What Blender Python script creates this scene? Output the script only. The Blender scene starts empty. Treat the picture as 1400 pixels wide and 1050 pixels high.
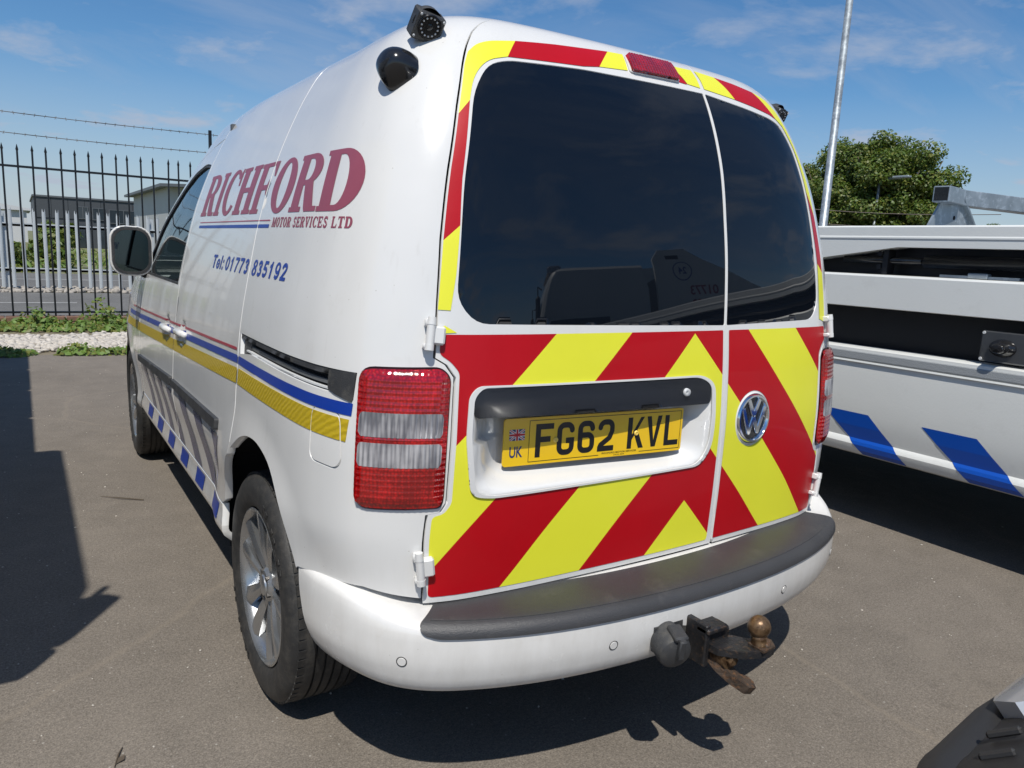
import bpy, bmesh, math, random
import numpy as np
from mathutils import Vector, Matrix
from mathutils.geometry import delaunay_2d_cdt
scene=bpy.context.scene
C=bpy.data.collections.new("scene"); scene.collection.children.link(C)
rad=math.radians
random.seed(7); RNG=np.random.default_rng(7)
# ------------------------------------------------------------------ camera
cd=bpy.data.cameras.new("camera"); cam=bpy.data.objects.new("camera",cd); C.objects.link(cam)
CAM=Vector((-1.3547,-1.1075,1.2488)); yaw,pit,rol=.5882,-.1751,.0479
fw=Vector((math.sin(yaw)*math.cos(pit),math.cos(yaw)*math.cos(pit),math.sin(pit)))
rt=Vector((math.cos(yaw),-math.sin(yaw),0)); up=rt.cross(fw)
r2=rt*math.cos(rol)+up*math.sin(rol); u2=-rt*math.sin(rol)+up*math.cos(rol)
M=Matrix((r2,u2,-fw)).transposed().to_4x4(); M.translation=CAM
cam.matrix_world=M; cd.sensor_width=36; cd.lens=36*1008.6/1400; cd.clip_start=.05; cd.clip_end=6000
scene.camera=cam
# ------------------------------------------------------------------ world: clear summer sky with thin cloud
SUN=Vector((-.36,-.52,1)).normalized(); EL=math.asin(SUN.z); AZ=math.atan2(SUN.x,SUN.y)
W=bpy.data.worlds.new("World"); scene.world=W; W.use_nodes=True; nt=W.node_tree; nt.nodes.clear()
def N(nt,t,**k):
    n=nt.nodes.new(t)
    for a,b in k.items():
        if a=='inp':
            for i,v in b.items(): n.inputs[i].default_value=v
        else: setattr(n,a,b)
    return n
sky=N(nt,'ShaderNodeTexSky',sky_type='NISHITA',sun_disc=False,sun_elevation=EL,sun_rotation=AZ,altitude=60,air_density=1.15,dust_density=.15,ozone_density=4.5)
geo=N(nt,'ShaderNodeTexCoord'); sep=N(nt,'ShaderNodeSeparateXYZ'); nt.links.new(geo.outputs['Generated'],sep.inputs[0])
zc=N(nt,'ShaderNodeMath',operation='MAXIMUM',inp={1:0.0}); nt.links.new(sep.outputs[2],zc.inputs[0])
za=N(nt,'ShaderNodeMath',operation='ADD',inp={1:.16}); nt.links.new(zc.outputs[0],za.inputs[0])
dx=N(nt,'ShaderNodeMath',operation='DIVIDE'); dy=N(nt,'ShaderNodeMath',operation='DIVIDE')
nt.links.new(sep.outputs[0],dx.inputs[0]);nt.links.new(za.outputs[0],dx.inputs[1]);nt.links.new(sep.outputs[1],dy.inputs[0]);nt.links.new(za.outputs[0],dy.inputs[1])
cmb=N(nt,'ShaderNodeCombineXYZ'); nt.links.new(dx.outputs[0],cmb.inputs[0]);nt.links.new(dy.outputs[0],cmb.inputs[1])
mp=N(nt,'ShaderNodeMapping'); mp.inputs['Rotation'].default_value=(0,0,rad(25)); mp.inputs['Scale'].default_value=(.55,1.5,1); mp.inputs['Location'].default_value=(3.1,1.7,0)
nt.links.new(cmb.outputs[0],mp.inputs[0])
n1=N(nt,'ShaderNodeTexNoise',inp={'Scale':.9,'Detail':9,'Roughness':.62,'Distortion':.9}); nt.links.new(mp.outputs[0],n1.inputs['Vector'])
n2=N(nt,'ShaderNodeTexNoise',inp={'Scale':1.7,'Detail':8,'Roughness':.6,'Distortion':.2}); nt.links.new(cmb.outputs[0],n2.inputs['Vector'])
r1=N(nt,'ShaderNodeMapRange',inp={1:.43,2:.78,3:0,4:.7}); r1.clamp=True; nt.links.new(n1.outputs[0],r1.inputs[0])
r2n=N(nt,'ShaderNodeMapRange',inp={1:.50,2:.64,3:0,4:.9}); nt.links.new(n2.outputs[0],r2n.inputs[0])
lowm=N(nt,'ShaderNodeMapRange',inp={1:.02,2:.42,3:1.0,4:.5}); nt.links.new(sep.outputs[2],lowm.inputs[0])
mx=N(nt,'ShaderNodeMath',operation='MAXIMUM'); nt.links.new(r1.outputs[0],mx.inputs[0]);nt.links.new(r2n.outputs[0],mx.inputs[1])
ml=N(nt,'ShaderNodeMath',operation='MULTIPLY'); nt.links.new(mx.outputs[0],ml.inputs[0]);nt.links.new(lowm.outputs[0],ml.inputs[1])
hz=N(nt,'ShaderNodeMapRange',inp={1:-.02,2:.20,3:.85,4:0}); nt.links.new(sep.outputs[2],hz.inputs[0])
mm=N(nt,'ShaderNodeMath',operation='MAXIMUM'); nt.links.new(ml.outputs[0],mm.inputs[0]);nt.links.new(hz.outputs[0],mm.inputs[1])
mixc=N(nt,'ShaderNodeMix',data_type='RGBA'); mixc.inputs[7].default_value=(5.3,5.9,7.2,1)
hs=N(nt,'ShaderNodeHueSaturation'); hs.inputs['Saturation'].default_value=1.12; hs.inputs['Hue'].default_value=.5; tn=N(nt,'ShaderNodeMix',data_type='RGBA',blend_type='MULTIPLY'); tn.inputs[0].default_value=1; tn.inputs[7].default_value=(.96,1.10,1.22,1); nt.links.new(sky.outputs[0],tn.inputs[6]); nt.links.new(tn.outputs[2],hs.inputs['Color']); nt.links.new(mm.outputs[0],mixc.inputs[0]);nt.links.new(hs.outputs[0],mixc.inputs[6])
bg=N(nt,'ShaderNodeBackground',inp={'Strength':.082}); out=N(nt,'ShaderNodeOutputWorld')
nt.links.new(mixc.outputs[2],bg.inputs[0]);nt.links.new(bg.outputs[0],out.inputs[0])
sl=bpy.data.lights.new("sun",'SUN'); sl.energy=4.6; sl.angle=rad(.55); sl.color=(1,.955,.88)
so=bpy.data.objects.new("sun",sl); C.objects.link(so); so.rotation_euler=SUN.to_track_quat('Z','Y').to_euler()
scene.view_settings.view_transform='Standard'; scene.view_settings.look='None'; scene.view_settings.gamma=1; scene.view_settings.exposure=0.0
scene.view_settings.use_curve_mapping=False
# ------------------------------------------------------------------ materials
def mat(name,col,rough=.5,metal=0,coat=0,spec=.5,var=0,vscale=8,bump=0,bscale=60,rvar=0,ior=None,trans=0,dirt=None,noise_detail=5):
    m=bpy.data.materials.new(name); m.use_nodes=True; t=m.node_tree; b=t.nodes['Principled BSDF']
    b.inputs['Base Color'].default_value=(*col,1); b.inputs['Roughness'].default_value=rough; b.inputs['Metallic'].default_value=metal
    b.inputs['Coat Weight'].default_value=coat; b.inputs['Coat Roughness'].default_value=.03; b.inputs['Specular IOR Level'].default_value=spec
    if ior: b.inputs['IOR'].default_value=ior
    if trans: b.inputs['Transmission Weight'].default_value=trans
    tc=N(t,'ShaderNodeTexCoord')
    if var or rvar or dirt:
        nz=N(t,'ShaderNodeTexNoise',inp={'Scale':vscale,'Detail':noise_detail,'Roughness':.6}); t.links.new(tc.outputs['Object'],nz.inputs['Vector'])
        if var:
            mr=N(t,'ShaderNodeMapRange',inp={1:.3,2:.7,3:1-var,4:1+var}); t.links.new(nz.outputs[0],mr.inputs[0])
            mu=N(t,'ShaderNodeMix',data_type='RGBA',blend_type='MULTIPLY'); mu.inputs[0].default_value=1; mu.inputs[6].default_value=(*col,1)
            t.links.new(mr.outputs[0],mu.inputs[7]); src=mu.outputs[2]; t.links.new(src,b.inputs['Base Color'])
            if dirt:
                n3=N(t,'ShaderNodeTexNoise',inp={'Scale':vscale*2.7,'Detail':7,'Roughness':.7}); t.links.new(tc.outputs['Object'],n3.inputs['Vector'])
                m3=N(t,'ShaderNodeMapRange',inp={1:dirt[1],2:dirt[2],3:0,4:dirt[3]}); t.links.new(n3.outputs[0],m3.inputs[0])
                mu2=N(t,'ShaderNodeMix',data_type='RGBA'); t.links.new(m3.outputs[0],mu2.inputs[0]); t.links.new(src,mu2.inputs[6]); mu2.inputs[7].default_value=(*dirt[0],1)
                t.links.new(mu2.outputs[2],b.inputs['Base Color'])
        if rvar:
            mr=N(t,'ShaderNodeMapRange',inp={1:.3,2:.7,3:max(rough-rvar,.01),4:rough+rvar}); t.links.new(nz.outputs[0],mr.inputs[0]); t.links.new(mr.outputs[0],b.inputs['Roughness'])
    if bump:
        nb=N(t,'ShaderNodeTexNoise',inp={'Scale':bscale,'Detail':4}); t.links.new(tc.outputs['Object'],nb.inputs['Vector'])
        bp=N(t,'ShaderNodeBump',inp={'Strength':bump,'Distance':.004}); t.links.new(nb.outputs[0],bp.inputs['Height']); t.links.new(bp.outputs[0],b.inputs['Normal'])
    return m
MT={}
MT['white']=mat('white_paint',(.67,.665,.645),.20,coat=.6,var=.02,vscale=3,rvar=.05,dirt=((.55,.53,.48),.60,.80,.35))
MT['bumper']=mat('white_bumper_paint',(.69,.68,.655),.25,coat=.4,var=.025,vscale=4,rvar=.06,dirt=((.50,.46,.40),.58,.82,.4))
MT['black']=mat('black_gloss_plastic',(.012,.012,.013),.16,coat=.3)
MT['glassdark']=mat('privacy_glass',(.0035,.005,.008),.015,spec=.55,rvar=.008,vscale=5)
MT['trim']=mat('black_textured_plastic',(.035,.036,.038),.55,var=.25,vscale=9,bump=.35,bscale=500,dirt=((.13,.12,.10),.50,.75,.5))
MT['pad']=mat('faded_bumper_pad',(.042,.042,.044),.45,var=.12,vscale=5,bump=.3,bscale=420,dirt=((.12,.115,.105),.55,.80,.4))
MT['dark']=mat('dark_void',(.006,.006,.006),.9)
MT['shell']=mat('dark_inner_panel',(.02,.02,.021),.8)
MT['yellow']=mat('fluorescent_yellow_film',(.74,.73,.035),.36,coat=.12,var=.02,vscale=5,bump=.04,bscale=60)
MT['red']=mat('red_film',(.42,.001,.006),.38,spec=.35,coat=.08,var=.05,vscale=5,bump=.04,bscale=60)
MT['maroon']=mat('maroon_vinyl',(.27,.065,.10),.4,var=.04,vscale=20)
MT['redline']=mat('dark_red_vinyl',(.38,.035,.06),.35,coat=.3)
MT['blue']=mat('blue_vinyl',(.004,.036,.29),.34,coat=.05)
MT['slant']=mat('translucent_blue_vinyl',(.045,.052,.13),.25,coat=.3)
MT['lampbase']=mat('lamp_housing',(.08,.004,.005),.3)
MT['grip']=mat('satin_black_grip',(.010,.012,.017),.22,coat=.2)
MT['truckblue']=mat('bright_blue_vinyl',(.004,.070,.40),.34,coat=.05)
MT['chrome']=mat('chrome',(.82,.83,.84),.06,metal=1)
MT['rim']=mat('silver_alloy',(.44,.45,.46),.28,metal=.85,coat=.3,var=.06,vscale=12,rvar=.05)
MT['rimdark']=mat('brake_metal',(.10,.095,.09),.5,metal=.6,var=.3)
MT['tyre']=mat('tyre_rubber',(.022,.022,.022),.62,var=.35,vscale=14,bump=.25,bscale=180,dirt=((.075,.068,.058),.45,.72,.6))
MT['alu']=mat('seam_grey',(.55,.56,.56),.35)
MT['rust']=mat('rusty_steel',(.060,.042,.030),.7,metal=.3,var=.5,vscale=30,bump=.8,bscale=140,dirt=((.20,.095,.04),.50,.66,.8))
MT['towblack']=mat('worn_black_steel',(.022,.022,.024),.45,metal=.3,var=.4,vscale=30,bump=.4,bscale=160,dirt=((.14,.085,.05),.54,.70,.7))
MT['ballrust']=mat('rusty_tow_ball',(.17,.105,.055),.38,metal=.55,var=.4,vscale=28,bump=.3,bscale=80,dirt=((.06,.03,.015),.45,.6,.8))
MT['plate']=mat('yellow_number_plate',(.80,.50,.008),.3,coat=.4,var=.02)
MT['platechar']=mat('plate_black',(.006,.006,.007),.35)
MT['screw']=mat('yellow_screw_cap',(.85,.60,.12),.4)
MT['ink']=mat('navy_print',(.01,.03,.12),.4)
MT['flagwhite']=mat('flag_white',(.75,.75,.72),.4); MT['flagred']=mat('flag_red',(.5,.01,.02),.4)
MT['lensred']=mat('red_lamp_lens',(.36,.001,.003),.06,coat=1,spec=.6)
MT['lensclear']=mat('clear_lamp_lens',(.46,.46,.48),.09,coat=1,metal=.35)
MT['gal']=mat('galvanised_steel',(.30,.34,.37),.42,metal=.55,var=.22,vscale=9,rvar=.1,dirt=((.55,.60,.64),.52,.62,.5))
MT['railblack']=mat('black_fence_paint',(.008,.009,.011),.35,var=.2)
MT['palisade']=mat('weathered_galvanised_pale',(.50,.53,.54),.5,metal=.2,var=.12,vscale=2)
MT['truckwhite']=mat('truck_white_paint',(.70,.71,.68),.33,coat=.25,var=.02,vscale=2,bump=.10,bscale=110,dirt=((.46,.45,.41),.58,.8,.35))
MT['grey']=mat('grey_plastic',(.10,.105,.11),.5)
MT['silver']=mat('silver_car_paint',(.58,.59,.60),.25,metal=.35,coat=.8)
MT['carblack']=mat('car_black_cladding',(.022,.022,.023),.5,bump=.2,bscale=500)
MT['fabric']=mat('seat_fabric',(.025,.026,.028),.9)
# ribbed reflective gold tape
def wave_tape():
    m=mat('gold_reflective_tape',(.46,.33,.012),.42,coat=.08); t=m.node_tree; b=t.nodes['Principled BSDF']
    tc=N(t,'ShaderNodeTexCoord'); w=N(t,'ShaderNodeTexWave',wave_type='BANDS',bands_direction='DIAGONAL',inp={'Scale':34,'Distortion':2.5,'Detail':1,'Detail Scale':2})
    t.links.new(tc.outputs['Object'],w.inputs['Vector'])
    mr=N(t,'ShaderNodeMapRange',inp={3:.90,4:1.08}); t.links.new(w.outputs[1],mr.inputs[0])
    mu=N(t,'ShaderNodeMix',data_type='RGBA',blend_type='MULTIPLY'); mu.inputs[0].default_value=1; mu.inputs[6].default_value=(.46,.33,.012,1)
    t.links.new(mr.outputs[0],mu.inputs[7]); t.links.new(mu.outputs[2],b.inputs['Base Color'])
    bp=N(t,'ShaderNodeBump',inp={'Strength':.25,'Distance':.003}); t.links.new(w.outputs[1],bp.inputs['Height']); t.links.new(bp.outputs[0],b.inputs['Normal'])
    return m
MT['gold']=wave_tape()
def clear_glass(name,tint,fac):
    m=bpy.data.materials.new(name); m.use_nodes=True; t=m.node_tree; t.nodes.clear()
    o=N(t,'ShaderNodeOutputMaterial'); tr=N(t,'ShaderNodeBsdfTransparent',inp={0:(*tint,1)}); g=N(t,'ShaderNodeBsdfGlossy',inp={0:(.9,.95,.97,1),1:.02})
    fr=N(t,'ShaderNodeFresnel',inp={0:1.5}); a=N(t,'ShaderNodeMath',operation='ADD',inp={1:fac}); t.links.new(fr.outputs[0],a.inputs[0])
    mx=N(t,'ShaderNodeMixShader'); t.links.new(a.outputs[0],mx.inputs[0]); t.links.new(tr.outputs[0],mx.inputs[1]); t.links.new(g.outputs[0],mx.inputs[2]); t.links.new(mx.outputs[0],o.inputs[0])
    return m
MT['glass']=clear_glass('tinted_side_glass',(.50,.58,.56),.03)
def road_dust(m,amount=.5):
    t=m.node_tree; b=t.nodes['Principled BSDF']; src=b.inputs['Base Color'].links[0].from_socket
    tc=N(t,'ShaderNodeTexCoord'); sp=N(t,'ShaderNodeSeparateXYZ'); t.links.new(tc.outputs['Object'],sp.inputs[0])
    a=N(t,'ShaderNodeMapRange',inp={1:.30,2:.66,3:1,4:0}); t.links.new(sp.outputs[2],a.inputs[0])
    mp=N(t,'ShaderNodeMapping'); mp.inputs['Scale'].default_value=(9,9,2.2); t.links.new(tc.outputs['Object'],mp.inputs[0])
    n=N(t,'ShaderNodeTexNoise',inp={'Scale':2.0,'Detail':8,'Roughness':.7}); t.links.new(mp.outputs[0],n.inputs['Vector'])
    r=N(t,'ShaderNodeMapRange',inp={1:.40,2:.75,3:.05,4:amount}); t.links.new(n.outputs[0],r.inputs[0])
    q=N(t,'ShaderNodeMath',operation='MULTIPLY'); t.links.new(a.outputs[0],q.inputs[0]); t.links.new(r.outputs[0],q.inputs[1])
    # thin vertical run-off streaks and specks anywhere on the panel
    m2=N(t,'ShaderNodeMapping'); m2.inputs['Scale'].default_value=(38,38,1.6); t.links.new(tc.outputs['Object'],m2.inputs[0])
    n2=N(t,'ShaderNodeTexNoise',inp={'Scale':1.0,'Detail':6,'Roughness':.65}); t.links.new(m2.outputs[0],n2.inputs['Vector'])
    r2=N(t,'ShaderNodeMapRange',inp={1:.60,2:.80,3:0,4:.16}); t.links.new(n2.outputs[0],r2.inputs[0])
    v=N(t,'ShaderNodeTexVoronoi',inp={'Scale':30}); t.links.new(tc.outputs['Object'],v.inputs['Vector']); rv=N(t,'ShaderNodeMapRange',inp={1:.03,2:.05,3:.5,4:0}); t.links.new(v.outputs[0],rv.inputs[0])
    mxx=N(t,'ShaderNodeMath',operation='MAXIMUM'); t.links.new(q.outputs[0],mxx.inputs[0]); t.links.new(r2.outputs[0],mxx.inputs[1])
    mx3=N(t,'ShaderNodeMath',operation='MAXIMUM'); t.links.new(mxx.outputs[0],mx3.inputs[0]); t.links.new(rv.outputs[0],mx3.inputs[1])
    mu=N(t,'ShaderNodeMix',data_type='RGBA'); t.links.new(mx3.outputs[0],mu.inputs[0]); t.links.new(src,mu.inputs[6]); mu.inputs[7].default_value=(.30,.27,.22,1); t.links.new(mu.outputs[2],b.inputs['Base Color'])
road_dust(MT['white'],.45); road_dust(MT['bumper'],.35)
def prisms(m,dark,light,scale,lo,hi,zs=1):
    t=m.node_tree; b=t.nodes['Principled BSDF']; tc=N(t,'ShaderNodeTexCoord'); v=N(t,'ShaderNodeTexVoronoi',inp={'Scale':scale,'Randomness':.45}); mz=N(t,'ShaderNodeMapping'); mz.inputs['Scale'].default_value=(1,1,zs); t.links.new(tc.outputs['Object'],mz.inputs[0]); t.links.new(mz.outputs[0],v.inputs['Vector'])
    n=N(t,'ShaderNodeTexNoise',inp={'Scale':16,'Detail':3}); t.links.new(tc.outputs['Object'],n.inputs['Vector']); s=N(t,'ShaderNodeMath',operation='MULTIPLY_ADD',inp={1:1.5,2:-.55}); t.links.new(n.outputs[0],s.inputs[0])
    ad=N(t,'ShaderNodeMath',operation='SUBTRACT'); t.links.new(s.outputs[0],ad.inputs[0]); t.links.new(v.outputs[0],ad.inputs[1])
    r=N(t,'ShaderNodeMapRange',inp={1:lo,2:hi,3:0,4:1}); t.links.new(ad.outputs[0],r.inputs[0]); mu=N(t,'ShaderNodeMix',data_type='RGBA'); mu.inputs[6].default_value=(*dark,1); mu.inputs[7].default_value=(*light,1)
    t.links.new(r.outputs[0],mu.inputs[0]); t.links.new(mu.outputs[2],b.inputs['Base Color'])
prisms(MT['lensred'],(.20,.0006,.0012),(.62,.006,.006),170,-.45,.45)
prisms(MT['lensclear'],(.17,.17,.19),(.62,.61,.62),130,-.50,.30,.03)
# ------------------------------------------------------------------ object helpers
WL={}   # world location of thing empties
def link(o,parent=None):
    C.objects.link(o)
    if parent is not None:
        o.parent=parent; l=WL.get(parent.name)
        if l is not None and not o.get('_local'): o.location=-Vector(l)
    return o
def tag(o,label=None,cat=None,group=None,kind=None):
    if label: o['label']=label
    if cat: o['category']=cat
    if group: o['group']=group
    if kind: o['kind']=kind
    return o
def thing(name,label,cat,loc=(0,0,0),rz=0,group=None,zero=False):
    o=bpy.data.objects.new(name,None); C.objects.link(o); o.location=loc; o.rotation_euler=(0,0,rz); o.empty_display_size=.2
    if zero: WL[o.name]=loc     # children are given in world coordinates
    return tag(o,label,cat,group)
def mesh_obj(name,V,F,m,parent=None,smooth=False,normals=None,angle=None):
    me=bpy.data.meshes.new(name); me.from_pydata([tuple(map(float,v)) for v in V],[],[tuple(map(int,f)) for f in F]); 
    for q in (m if isinstance(m,(list,tuple)) else [m]): me.materials.append(MT[q] if isinstance(q,str) else q)
    if smooth: me.shade_smooth()
    if angle is not None:
        me.shade_smooth(); me.set_sharp_from_angle(angle=angle)
    me.update()
    if normals is not None: me.normals_split_custom_set([tuple(n) for n in normals])
    o=bpy.data.objects.new(name,me); return link(o,parent)
class MB:
    def __init__(s): s.v=[];s.f=[];s.mi=[]
    def add(s,V,F,mi=0):
        k=len(s.v); s.v+= [tuple(v) for v in V]; s.f+=[tuple(i+k for i in f) for f in F]; s.mi+=[mi]*len(F); return s
    def box(s,a,b,R=None,mi=0):
        x0,y0,z0=a;x1,y1,z1=b
        V=[Vector(p) for p in ((x0,y0,z0),(x1,y0,z0),(x1,y1,z0),(x0,y1,z0),(x0,y0,z1),(x1,y0,z1),(x1,y1,z1),(x0,y1,z1))]
        if R is not None: V=[R@v for v in V]
        return s.add(V,[(0,3,2,1),(4,5,6,7),(0,1,5,4),(1,2,6,5),(2,3,7,6),(3,0,4,7)],mi)
    def bbox(s,a,b,r=.01,R=None,mi=0):  # bevelled box
        x0,y0,z0=a;x1,y1,z1=b; V=[];F=[]
        def ring(z,i): return [(x0+i+ (r if k else 0),y0+i+(0 if k else r),z) for k in (0,1)]
        L=[]
        for z,i in ((z0,r),(z0+r,0),(z1-r,0),(z1,r)):
            L.append([(x0+i,y0+r+i*0,z),(x0+r,y0+i,z),(x1-r,y0+i,z),(x1-i,y0+r,z),(x1-i,y1-r,z),(x1-r,y1-i,z),(x0+r,y1-i,z),(x0+i,y1-r,z)])
        for l in L: V+=l
        for k in range(3):
            for j in range(8): F.append((k*8+j,k*8+(j+1)%8,(k+1)*8+(j+1)%8,(k+1)*8+j))
        F.append(tuple(range(7,-1,-1))); F.append(tuple(24+i for i in range(8)))
        V=[Vector(v) for v in V]
        if R is not None: V=[R@v for v in V]
        return s.add(V,F,mi)
    def tube(s,pts,r,n=10,cap=True,mi=0):
        pts=[Vector(p) for p in pts]; rr=r if isinstance(r,(list,tuple)) else [r]*len(pts); V=[];F=[]
        prev=None
        for i,p in enumerate(pts):
            d=(pts[min(i+1,len(pts)-1)]-pts[max(i-1,0)]).normalized()
            if prev is None: a=Vector((0,0,1)) if abs(d.z)<.9 else Vector((1,0,0)); u=d.cross(a).normalized()
            else: u=(prev-d*prev.dot(d)).normalized()
            prev=u; w=d.cross(u)
            for k in range(n):
                t=2*math.pi*k/n; V.append(p+(u*math.cos(t)+w*math.sin(t))*rr[i])
        for i in range(len(pts)-1):
            for k in range(n): F.append((i*n+k,i*n+(k+1)%n,(i+1)*n+(k+1)%n,(i+1)*n+k))
        if cap: F.append(tuple(range(n-1,-1,-1))); F.append(tuple((len(pts)-1)*n+k for k in range(n)))
        return s.add(V,F,mi)
    def lathe(s,prof,n=48,ax='x',R=None,mi=0,close=False):
        V=[];F=[]; m=len(prof)
        for k in range(n):
            t=2*math.pi*k/n; c,q=math.cos(t),math.sin(t)
            for (a,r) in prof:
                p=(a,r*c,r*q) if ax=='x' else ((r*c,a,r*q) if ax=='y' else (r*c,r*q,a))
                V.append(Vector(p) if R is None else R@Vector(p))
        for k in range(n):
            k2=(k+1)%n
            for j in range(m-1): F.append((k*m+j,k*m+j+1,k2*m+j+1,k2*m+j))
        return s.add(V,F,mi)
    def prism(s,poly,z0,z1,R=None,mi=0,axes='xy'):
        n=len(poly); V=[]
        for z in (z0,z1):
            for a,b in poly:
                V.append(Vector((a,b,z) if axes=='xy' else ((z,a,b) if axes=='yz' else (a,z,b))))
        if R is not None: V=[R@v for v in V]
        return s.add(V,[tuple(range(n-1,-1,-1)),tuple(range(n,2*n))]+[(i,(i+1)%n,n+(i+1)%n,n+i) for i in range(n)],mi)
    def obj(s,name,m,parent=None,smooth=False,angle=None,local=False):
        me=bpy.data.meshes.new(name); me.from_pydata([tuple(v) for v in s.v],[],s.f)
        for q in (m if isinstance(m,(list,tuple)) else [m]): me.materials.append(MT[q] if isinstance(q,str) else q)
        if any(s.mi): me.polygons.foreach_set('material_index',s.mi)
        bm=bmesh.new(); bm.from_mesh(me); bmesh.ops.recalc_face_normals(bm,faces=bm.faces); bm.to_mesh(me); bm.free()
        if smooth: me.shade_smooth()
        if angle is not None: me.shade_smooth(); me.set_sharp_from_angle(angle=rad(angle))
        o=bpy.data.objects.new(name,me)
        return link(o,parent)
def dup(o,parent=None,loc=None,rz=None):
    c=o.copy(); C.objects.link(c)
    if parent is not None: c.parent=parent
    if loc is not None: c.location=loc
    if rz is not None: c.rotation_euler=(0,0,rz)
    for ch in list(o.children): dup(ch,c)
    return c
# ---------------- constrained triangulation of 2D regions
def inpoly(P,poly):
    x,y=P[:,0],P[:,1]; q=np.asarray(poly,float); n=len(q); r=np.zeros(len(P),bool); j=n-1
    for i in range(n):
        c=((q[i,1]>y)!=(q[j,1]>y)); 
        with np.errstate(divide='ignore',invalid='ignore'):
            xi=(q[j,0]-q[i,0])*(y-q[i,1])/(q[j,1]-q[i,1])+q[i,0]
        r^=c&(x<xi); j=i
    return r
def resample(poly,sp):
    out=[]; n=len(poly)
    for i in range(n):
        a=np.array(poly[i],float);b=np.array(poly[(i+1)%n],float); k=max(1,int(math.ceil(np.linalg.norm(b-a)/sp)))
        for j in range(k): out.append(a+(b-a)*j/k)
    return np.array(out)
def region(elements,sp,grid=True,cut=(),pred=None):
    """elements: list of (outer, [holes]); union of them, triangulated with interior points spaced sp"""
    loops=[]
    for o,hs in elements:
        loops.append(resample(o,sp)); loops+= [resample(h,sp) for h in hs]
    loops+=[resample(l,sp) for l in cut]
    V=[];E=[]
    for l in loops:
        k=len(V); V+=list(l); E+=[(k+i,k+(i+1)%len(l)) for i in range(len(l))]
    B=np.array(V)
    if grid:
        lo,hi=B.min(0),B.max(0); nx=int((hi[0]-lo[0])/sp)+1; ny=int((hi[1]-lo[1])/(sp*.87))+1
        gx,gy=np.meshgrid(np.arange(nx+1),np.arange(ny+1),indexing='ij')
        G=np.stack([(lo[0]+gx*sp+(gy%2)*sp*.5).ravel(),(lo[1]+gy*sp*.87).ravel()],-1)
        ins=np.zeros(len(G),bool)
        for o,hs in elements:
            i=inpoly(G,o)
            for h in hs: i&=~inpoly(G,h)
            ins|=i
        G=G[ins]
        if len(G):
            d=np.full(len(G),9.); 
            for k in range(0,len(B),400):
                dd=((G[:,None,:]-B[None,k:k+400,:])**2).sum(-1).min(1); d=np.minimum(d,dd)
            G=G[d>(sp*.45)**2]; V+=list(G)
    r=delaunay_2d_cdt([Vector((float(a),float(b))) for a,b in V],E,[],0,1e-7)
    P=np.array([(v.x,v.y) for v in r[0]]); T=np.array([f for f in r[2] if len(f)==3],int).reshape(-1,3)
    c=P[T].mean(1); ins=np.zeros(len(T),bool)
    for o,hs in elements:
        i=inpoly(c,o)
        for h in hs: i&=~inpoly(c,h)
        ins|=i
    if pred is not None: ins&=pred(c)
    T=T[ins]
    a=P[T]; ar=np.abs((a[:,1,0]-a[:,0,0])*(a[:,2,1]-a[:,0,1])-(a[:,1,1]-a[:,0,1])*(a[:,2,0]-a[:,0,0])); T=T[ar>1e-10]
    us=np.unique(T); mp_=-np.ones(len(P),int); mp_[us]=np.arange(len(us))
    return P[us],mp_[T]
def fnorm(f,a,b,off,center):
    e=2e-3; P=f(a,b,off); n=np.cross(f(a+e,b,off)-f(a-e,b,off),f(a,b+e,off)-f(a,b-e,off))
    l=np.linalg.norm(n,axis=1,keepdims=True); n/=np.maximum(l,1e-12)
    c=center(P); s=np.sign((n*(P-c)).sum(1)); s[s==0]=1
    if (s>0).mean()>.5: s[:]=1
    else: s[:]=-1
    return P,n*s[:,None]
def vcenter(P): return np.stack([P[:,0]*0,np.clip(P[:,1],1.0,3.2),np.full(len(P),.9)],-1)
def skin(name,PT,f,m,parent,off=0.,depth=.012,center=vcenter):
    """map a triangulated 2D region on to surface f(a,b,off), with an inward rim of the given depth"""
    P2,T=PT
    P,n=fnorm(f,P2[:,0],P2[:,1],off,center)
    fn=np.cross(P[T[:,1]]-P[T[:,0]],P[T[:,2]]-P[T[:,0]]); fl=(fn*n[T[:,0]]).sum(1)<0; T=T.copy(); T[fl]=T[fl][:,::-1]
    V=list(P); F=[tuple(t) for t in T]; LN=[n[i] for t in T for i in t]
    if depth:
        ed={}
        for t in T:
            for i in range(3):
                k=(int(t[i]),int(t[(i+1)%3])); ed[k]=1
        bd=[k for k in ed if (k[1],k[0]) not in ed]
        bv=sorted({i for k in bd for i in k}); idx={}
        bp=P[bv]-n[bv]*depth
        for j,i in enumerate(bv): idx[i]=len(V); V.append(bp[j])
        for a,b in bd:
            F.append((b,a,idx[a],idx[b])); q=np.cross(P[a]-P[b],np.array(V[idx[a]])-P[a]); q/=max(np.linalg.norm(q),1e-12)
            # round the lip: outer corners lean to the surface normal
            qa=q*.8+n[a]*.6; qb=q*.8+n[b]*.6; qa/=np.linalg.norm(qa); qb/=np.linalg.norm(qb)
            LN+= [qb,qa,q,q]
    return mesh_obj(name,V,F,m,parent,smooth=True,normals=LN)
def _unused(): pass
def rrect(x0,y0,x1,y1,r,n=5):
    rs=r if isinstance(r,(list,tuple)) else [r]*4; out=[]
    for (cx,cy,a0,k) in ((x1,y0,-90,0),(x1,y1,0,1),(x0,y1,90,2),(x0,y0,180,3)):
        R=rs[k]; ox=cx-R if cx==x1 else cx+R; oy=cy+R if cy==y0 else cy-R
        for i in range(n+1):
            t=rad(a0+90*i/n); out.append((ox+R*math.cos(t),oy+R*math.sin(t)))
    return out
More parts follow.
